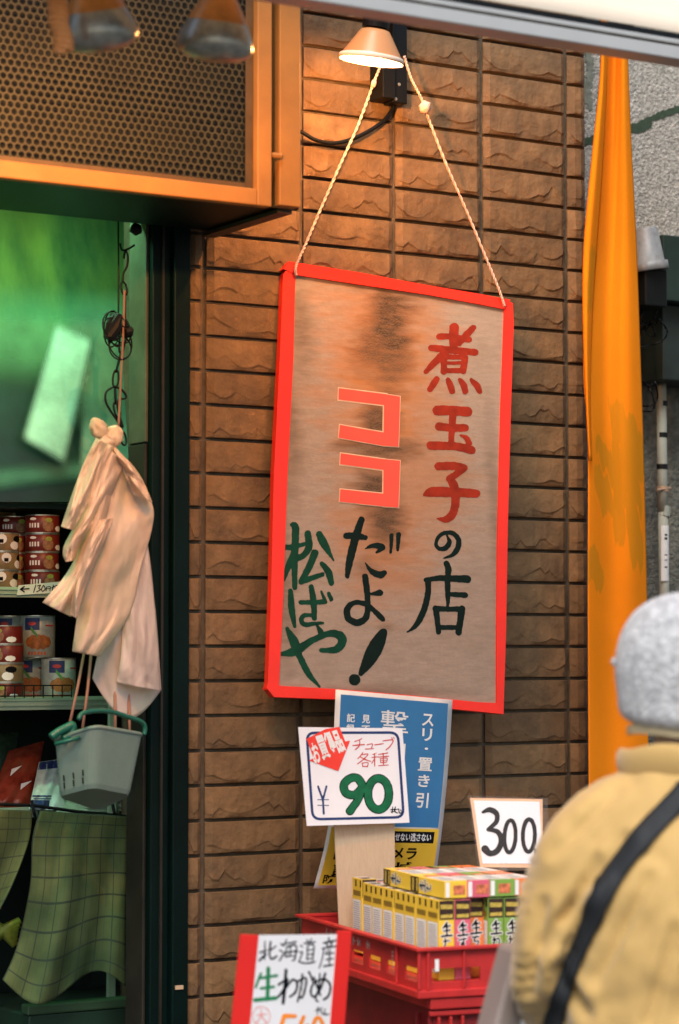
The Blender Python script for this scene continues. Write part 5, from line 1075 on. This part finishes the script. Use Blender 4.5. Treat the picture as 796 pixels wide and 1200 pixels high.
mb = MB(); paint(mb, NS, [[(688, 60, 6), (692, 80, 10), (690, 105, 7), (691, 125, 6)], [(690, 90, 8), (686, 120, 5)]], .0016, 1.0, 3.2, 5); mb.build('moss_patch', mat('grey_green_moss', (.16,.17,.13), .9, .4, 80), neigh)
ebox = thing('meter_box', 'dark green metal box on the stucco wall behind the lamp cover', 'metal box', at(780, 340, .1))
a = at(768, 300, .08); b = at(900, 450, .08)
mb = MB(); mb.box((a.x, .05, at(780, 352, .05).z), (b.x, .168, zE+.012)); mb.build('box_body', mat('dark_green_metal', (.012,.028,.020), .5, .3, 12), ebox, bevel=.003)
mb = MB(); mb.box((at(773, 300, .10).x, .09, at(780, 445, .09).z), (b.x, .219, at(780, 353.5, .05).z)); mb.build('lower_box', mat('dark_grey_green_metal', (.014,.024,.019), .6, .3, 12), ebox, bevel=.003)
cover = thing('lamp_cover', 'grey metal cup shaped cover mounted beside the flag', 'lamp cover', at(758, 290, .0))
gm = mat('spotted_grey_metal', (.19,.20,.20), .45, .18, 40, .2, 60, dark=(.10,.08,.06), ds=60, da=.5)
c0 = at(755, 266, .0); c1 = at(762, 318, .0); ax2 = (c1-c0).normalized(); Hc = (c1-c0).length
mb = MB(); mb.lathe([(0, 0), (.026, .002), (.031, .009), (.037, Hc*.78), (.0445, Hc*.80), (.0455, Hc*.97), (.043, Hc), (.038, Hc*.98)], c0, ax2, 32); mb.build('cover_shell', gm, cover, smooth=True)
mb = MB(); mb.box((c1.x-.03, -.02, c1.z-.085), (c1.x+.035, .15, c1.z+.003)); mb.build('cover_base', black_m, cover, bevel=.003)
wl = thing('loose_wires', 'loose black wires dangling under the grey lamp cover', 'wires', at(755, 360, .0)); rr = random.Random(9)
for path in ([(750, 318), (752, 335), (760, 350), (770, 362), (764, 378), (758, 385)], [(754, 320), (756, 340), (752, 372), (750, 400)], [(748, 384), (758, 378), (768, 380), (772, 374), (782, 388), (775, 400), (752, 407)], [(755, 385), (762, 394), (768, 392), (762, 380), (752, 386)], [(750, 440), (760, 452), (768, 448), (770, 470), (756, 476), (748, 470)], [(752, 446), (764, 460), (766, 480), (754, 482)]):
    mb = MB(); mb.tube([at(x, y, .03+rr.uniform(-.01, .02)) for x, y in smooth_path(path, 6)], .0022, 6); mb.build('wire', black_m, wl, smooth=True)
pipe = thing('wall_pipe', 'grey conduit pipe with black tape bands on the neighbour wall', 'pipe', at(777, 600, .15))
pm = mat('grey_conduit', (.27,.28,.23), .6, .15, 20)
YP = .16; q0 = at(775, 436, YP); r_p = .0125
mb = MB(); mb.tube([q0, at(776, 560, YP), at(777, 600, YP)], r_p, 16); mb.tube([at(777, 600, YP), at(779, 720, YP), at(782, 900, YP), at(785, 1200, YP)], r_p*.98, 16); mb.build('pipe_run', pm, pipe, smooth=True)
mb = MB(); mb.tube([at(773, 395, YP), q0+Vector((0,0,-.004))], .015, 12); mb.build('pipe_sleeve', black_m, pipe, smooth=True)
for y in (470, 507, 544): mb = MB(); mb.tube([at(776, y, YP), at(776, y+6, YP)], r_p*1.08, 16, True); mb.build('tape_band', black_m, pipe)
mb = MB(); mb.tube([at(777, 570, YP), at(777, 576, YP)], r_p*1.25, 12); mb.tube([at(770, 574, YP-.013), at(786, 572, YP-.013)], .003, 6); mb.build('pipe_clamp', mat('rusty_clamp', (.30,.20,.13), .6, .5, 60), pipe)
mb = MB(); mb.tube([at(779, 593, YP), at(778, 605, YP)], r_p*1.2, 10); mb.build('pipe_joint', pm, pipe)
c0 = at(777, 616, YP); mb = MB()
mb.grid(lambda u, v: (lambda p_, a: p_+Vector((r_p*1.15*math.sin(a), -r_p*1.15*math.cos(a), 0)))(at(777, 616+65*v, YP), -1.0+2.0*u), 6, 4); mb.build('pipe_label', mat('white_label', (.60,.60,.58), .5, .05, 20), pipe)
mb = MB(); 
for (y, w_) in ((626, 4), (630, 5), (650, 2), (656, 2), (664, 3)): mb.grid(lambda u, v: (lambda p_, a: p_+Vector((r_p*1.20*math.sin(a), -r_p*1.20*math.cos(a), 0)))(at(777, y+w_*v*.5, YP), -.4+.5*u), 3, 1)
mb.build('label_print', blackp, pipe)

# ------------------------------------------------------------ PERSON seen from behind
PX = CAM + ray(808, 772)*3.7; yawp = -YAW+.10         # facing the stall
person = thing('person', 'person in a mustard padded coat and grey knit hat, back turned, black strap across', 'person', (PX.x, PX.y, 0), yawp)
def loc(v): return Vector(v)
# local frame: +y = facing, +x = person's right side
coat_m = mat('mustard_padded_coat', (.45,.285,.092), .75, .06, 6, .25, 16, sheen=.3, bdist=.006)
def blob(mb, rings, n=28):
    """rings: (cx, cy, z, rx, ry)"""
    b = len(mb.v)
    for cx_, cy_, z, rx, ry in rings:
        for k in range(n):
            a = 2*PI*k/n; mb.v.append(Vector((cx_+rx*math.cos(a), cy_+ry*math.sin(a), z)))
    for j in range(len(rings)-1):
        for k in range(n): mb.f.append((b+j*n+k, b+j*n+(k+1)%n, b+(j+1)*n+(k+1)%n, b+(j+1)*n+k))
    mb.f.append(tuple(b+k for k in range(n))[::-1]); mb.f.append(tuple(b+(len(rings)-1)*n+k for k in range(n)))
def limb(mb, pts, rs, n=18):
    P = smooth_path([tuple(p)+(r,) for p, r in zip(pts, rs)], 6); mb.tube([Vector(p[:3]) for p in P], [p[3] for p in P], n)
mb = MB()
blob(mb, [(0, 0, .66, .205, .17), (0, 0, .70, .215, .18), (0, -.005, .85, .215, .175), (0, -.01, 1.0, .205, .165), (0, -.015, 1.10, .195, .16), (0, -.01, 1.17, .170, .145), (0, 0, 1.225, .140, .120), (0, .01, 1.265, .105, .10), (0, .015, 1.30, .085, .085)])
for s in (-1, 1):
    limb(mb, [(s*.09, 0, 1.205), (s*.150, .0, 1.160), (s*.186, .01, 1.08), (s*.202, .03, .985), (s*.195, .09, .92), (s*.17, .25, .87)], [.066, .072, .074, .072, .066, .052])
coat = mb.build('coat', coat_m, person, smooth=True, local=True)
md = coat.modifiers.new('r', 'REMESH'); md.mode = 'VOXEL'; md.voxel_size = .009; md.use_smooth_shade = True
md = coat.modifiers.new('s', 'SMOOTH'); md.iterations = 10; md.factor = .6
tx1 = bpy.data.textures.new('wrinkle', 'CLOUDS'); tx1.noise_scale = .09; tx1.noise_depth = 2
md = coat.modifiers.new('d', 'DISPLACE'); md.texture = tx1; md.strength = .022; md.mid_level = .5
dg = bpy.context.evaluated_depsgraph_get(); bvh_mesh = coat.evaluated_get(dg)
tmpm = bpy.data.meshes.new_from_object(bvh_mesh)
PM = Matrix.Translation(person.location) @ Matrix.Rotation(yawp, 4, 'Z')
# drag folds across the back and at the elbow, pressed into the shape
folds = [((735, 985), (665, 1075), .010), ((760, 1030), (700, 1150), .009), ((700, 1010), (640, 1110), .012), ((690, 1060), (655, 1150), .016), ((720, 930), (650, 1000), .007), ((640, 1060), (622, 1160), .010), ((790, 1090), (760, 1200), .008), ((655, 1130), (690, 1190), .012)]
PMi = PM.inverted()
def shape_fold(co):
    w = PM @ co; d = w-CAM; z = d.dot(FW); x = 398+FPX*d.dot(RT)/z; y = 600-FPX*d.dot(UP)/z; h = 0
    for (a, b, s) in folds:
        ax_, ay_ = a; bx, by = b; L2 = (bx-ax_)**2+(by-ay_)**2; t = ((x-ax_)*(bx-ax_)+(y-ay_)*(by-ay_))/L2
        tc_ = max(0, min(1, t)); q = math.hypot(x-ax_-tc_*(bx-ax_), y-ay_-tc_*(by-ay_)); h -= 1.05*s*math.exp(-(q/6)**2)*math.sin(PI*min(1, max(0, .1+.8*tc_))); h += s*.5*math.exp(-((q-14)/8)**2)
    if x < 640 and y > 985: h += .004*math.sin(y*.42)*max(0, 1-abs(x-615)/18)
    return h
tmpm.update(); nrm = [v.normal.copy() for v in tmpm.vertices]
for v, n in zip(tmpm.vertices, nrm): v.co = v.co + n*shape_fold(v.co)
coat.modifiers.clear(); tmpm.materials.clear(); tmpm.materials.append(coat_m); coat.data = tmpm
for p_ in tmpm.polygons: p_.use_smooth = True
bv = BVHTree.FromPolygons([PM @ v.co for v in tmpm.vertices], [tuple(p_.vertices) for p_ in tmpm.polygons])
def on_coat(px, py, off=.004):
    d = ray(px, py).normalized(); h, n, i, _ = bv.ray_cast(CAM, d); return (h + n*off) if h else None
# strap, worn across the back and down to the left hip
cent = smooth_path([(806, 925), (796, 938), (765, 970), (735, 1005), (710, 1045), (690, 1085), (672, 1125), (660, 1160), (650, 1200), (645, 1235)], 6); mb = MB(); rows_ = []
for i, (x, y) in enumerate(cent):
    x2, y2 = cent[min(i+1, len(cent)-1)]; x1_, y1_ = cent[max(0, i-1)]; L_ = math.hypot(x2-x1_, y2-y1_); nx_, ny_ = (y2-y1_)/L_, -(x2-x1_)/L_; w = 12.5
    row = [on_coat(x+nx_*w*t, y+ny_*w*t, .006) for t in (-1, -.5, 0, .5, 1)]
    if all(row): rows_.append(row)
for row in rows_: mb.v += [PMi @ p_ for p_ in row]
for j in range(len(rows_)-1):
    for i in range(4): mb.f.append((j*5+i, j*5+i+1, (j+1)*5+i+1, (j+1)*5+i))
mb.build('strap', mat('black_webbing', (.008,.010,.012), .7, .15, 40, .3, 300), person, smooth=True, local=True, solid=.003)
# collar
mb = MB(); ring = []
for j, (rx, ry, z, dz) in enumerate([(.104, .100, 1.255, 0), (.110, .106, 1.270, 0), (.112, .108, 1.290, 0), (.106, .102, 1.305, 0), (.094, .090, 1.302, 0), (.086, .084, 1.27, 0)]):
    for k in range(32):
        a = 2*PI*k/32; mb.v.append(Vector((rx*math.cos(a), .012+ry*math.sin(a), z+.010*math.sin(a)*-1+.003*math.sin(5*a))))
for j in range(5):
    for k in range(32): mb.f.append((j*32+k, j*32+(k+1)%32, (j+1)*32+(k+1)%32, (j+1)*32+k))
mb.build('collar', coat_m, person, smooth=True, local=True, subd=1)
# head, neck, ears, face
skin = mat('skin', (.50,.32,.23), .5, .06, 20)
HZ = 1.44
mb = MB(); hd = []
for j in range(17):
    t = j/16; z = -.115+.235*t; r = math.sqrt(max(0, 1-((z-.003)/.120)**2)); hd.append((z, r))
for z, r in hd:
    for k in range(28):
        a = 2*PI*k/28; c_, s_ = math.cos(a), math.sin(a); rx = .074*r; ry = .092*r; y_ = ry*s_; x_ = rx*c_
        if s_ > .6 and -.03 < z < .015: y_ += .020*(s_-.6)/.4*max(0, 1-abs(c_)/.22)*(1-abs(z+.012)/.03 if abs(z+.012) < .03 else 0)   # nose
        if s_ > .5 and z < -.06: y_ += .006
        mb.v.append(Vector((x_, .01+y_, HZ-.035+z)))
for j in range(16):
    for k in range(28): mb.f.append((j*28+k, j*28+(k+1)%28, (j+1)*28+(k+1)%28, (j+1)*28+k))
mb.tube([(0, -.005, HZ-.17), (0, .0, HZ-.06)], [.056, .052], 20)
for s in (-1, 1): mb.lathe([(0, -.006), (.012, -.005), (.018, 0), (.012, .006), (0, .008)], (s*.076, .005, HZ-.015), (s, -.2, 0), 12)
mb.build('head', skin, person, smooth=True, local=True)
for s in (-1, 1):
    mb = MB(); mb.lathe([(0, -.006), (.010, -.003), (.012, 0), (.006, .004), (0, .005)], (s*.030, .090, HZ+.010), (0, 1, 0), 12); mb.build('eye', mat('eye_white', (.5,.48,.45), .3), person, smooth=True, local=True)
mb = MB(); mb.tube([(-.022, .089, HZ-.062), (0, .099, HZ-.063), (.022, .089, HZ-.062)], [.003, .006, .003], 8); mb.build('mouth', mat('lips', (.40,.15,.12), .5), person, smooth=True, local=True)
# hair at the nape
hair = mat('dark_brown_hair', (.012,.010,.009), .6, .4, 60, .4, 200, stretch=(1, 1, .2))
mb = MB(); mb.grid(lambda u, v: (lambda a: (.083*math.cos(a), .004+.096*math.sin(a), HZ-.048-.062*v+.004*math.sin(40*u)))(PI*.98+PI*1.04*u), 40, 6); mb.build('hair', hair, person, smooth=True, local=True, solid=.006)
# white mask loop / pale scarf edge showing at the nape
mb = MB(); mb.grid(lambda u, v: (lambda a: (.092*math.cos(a), .006+.096*math.sin(a), HZ-.104-.014*v+.004*math.sin(9*u)))(PI*.95+PI*1.1*u), 30, 4); mb.build('scarf', mat('cream_scarf', (.66,.52,.30), .8, .25, 30), person, smooth=True, local=True, solid=.006)
# knitted beanie
knit = mat('mottled_grey_knit', (.50,.50,.50), .95, .35, 70, 1.0, 170, dark=(.20,.21,.22), ds=45, da=.6, sheen=.4, bdist=.008)
mb = MB(); prof = [(.100, -.096), (.110, -.092), (.116, -.078), (.115, -.062), (.120, -.035), (.120, -.005), (.115, .025), (.104, .052), (.086, .075), (.062, .090), (.035, .099), (.012, .102), (0, .1022)]
n_ = 64
for j, (r, h) in enumerate(prof):
    for k in range(n_):
        a = 2*PI*k/n_; w = 1+.006*math.sin(16*a)+.010*math.sin(3*a+h*20)
        mb.v.append(Vector((r*.93*w*math.cos(a), .004+r*1.02*w*math.sin(a), HZ+h+(.012*math.sin(a) if h < 0 else .012*math.sin(a)*max(0, 1-h/.1)))))
for j in range(len(prof)-1):
    for k in range(n_): mb.f.append((j*n_+k, j*n_+(k+1)%n_, (j+1)*n_+(k+1)%n_, (j+1)*n_+k))
mb.build('knit_hat', knit, person, smooth=True, local=True, subd=1)
pn = PMi @ (CAM + ray(724, 776)*3.72)
mb = MB(); mb.lathe([(0, -.010), (.007, -.008), (.010, 0), (.006, .008), (0, .011)], pn, (-1, 0, .2), 12); mb.build('hat_bobble', knit, person, smooth=True, local=True)
# hands with fingers, trousers, shoes
def hand(s):
    mb = MB(); base = Vector((s*.17, .26, .865)); mb.tube([base, base+Vector((-s*.004, .035, -.004)), base+Vector((-s*.008, .085, -.012)), base+Vector((-s*.008, .100, -.02))], [.026, .030, .036, .028], 14)
    for k in range(4):
        ln = (.062, .072, .067, .052)[k]; o = base+Vector((-s*(-.024+.016*k), .095, -.016)); limb(mb, [o, o+Vector((0, ln*.5, -.008)), o+Vector((0, ln*.85, -.03)), o+Vector((0, ln*.85, -.05))], [.0095, .009, .0082, .007], 10)
    o = base+Vector((-s*.028, .04, -.006)); limb(mb, [o, o+Vector((-s*.022, .03, -.008)), o+Vector((-s*.024, .058, -.02))], [.012, .0105, .008], 10)
    return mb.build('hand', skin, person, smooth=True, local=True)
hand(-1); hand(1)
navy_tr = mat('dark_trousers', (.02,.022,.03), .85, .2, 30)
mb = MB(); blob(mb, [(0, 0, .62, .15, .11), (0, 0, .80, .16, .12)])
for s in (-1, 1): limb(mb, [(s*.085, 0, .74), (s*.09, .0, .45), (s*.09, -.01, .10)], [.095, .075, .058])
mb.build('trousers', navy_tr, person, smooth=True, local=True)
for s in (-1, 1):
    mb = MB(); limb(mb, [(s*.09, -.045, .045), (s*.09, .02, .050), (s*.095, .12, .038), (s*.098, .19, .028)], [.040, .045, .042, .026]); 
    for v in mb.v: v.z = max(v.z, .004)
    mb.build('shoe', mat('black_shoe', (.015,.014,.013), .5), person, smooth=True, local=True)
# grey bag beside the coat
bagc = PM @ Vector((-.29, .20, .80)); YB = (PM @ Vector((-.27, .1, 0))).y
bg_ = thing('grey_bag', 'plain grey shopping bag held low at the left of the coat', 'bag', at(600, 1180, YB))
mb = MB(); gm2 = mat('warm_grey_vinyl', (.24,.20,.18), .5, .06, 8)
pts = [(604, 1112), (640, 1112), (655, 1290), (556, 1290)]
F_ = [at(x, y, YB) for x, y in (pts[3], pts[2], pts[1], pts[0])]; mb.hexa(F_ + [p_+Vector((.03, .09, 0)) for p_ in F_]); mb.build('bag_body', gm2, bg_, bevel=.008)
mb = MB(); mb.tube([at(618, 1195, YB-.01), at(626, 1230, YB-.01)], .012, 10); mb.build('bag_tag', whitep, bg_)
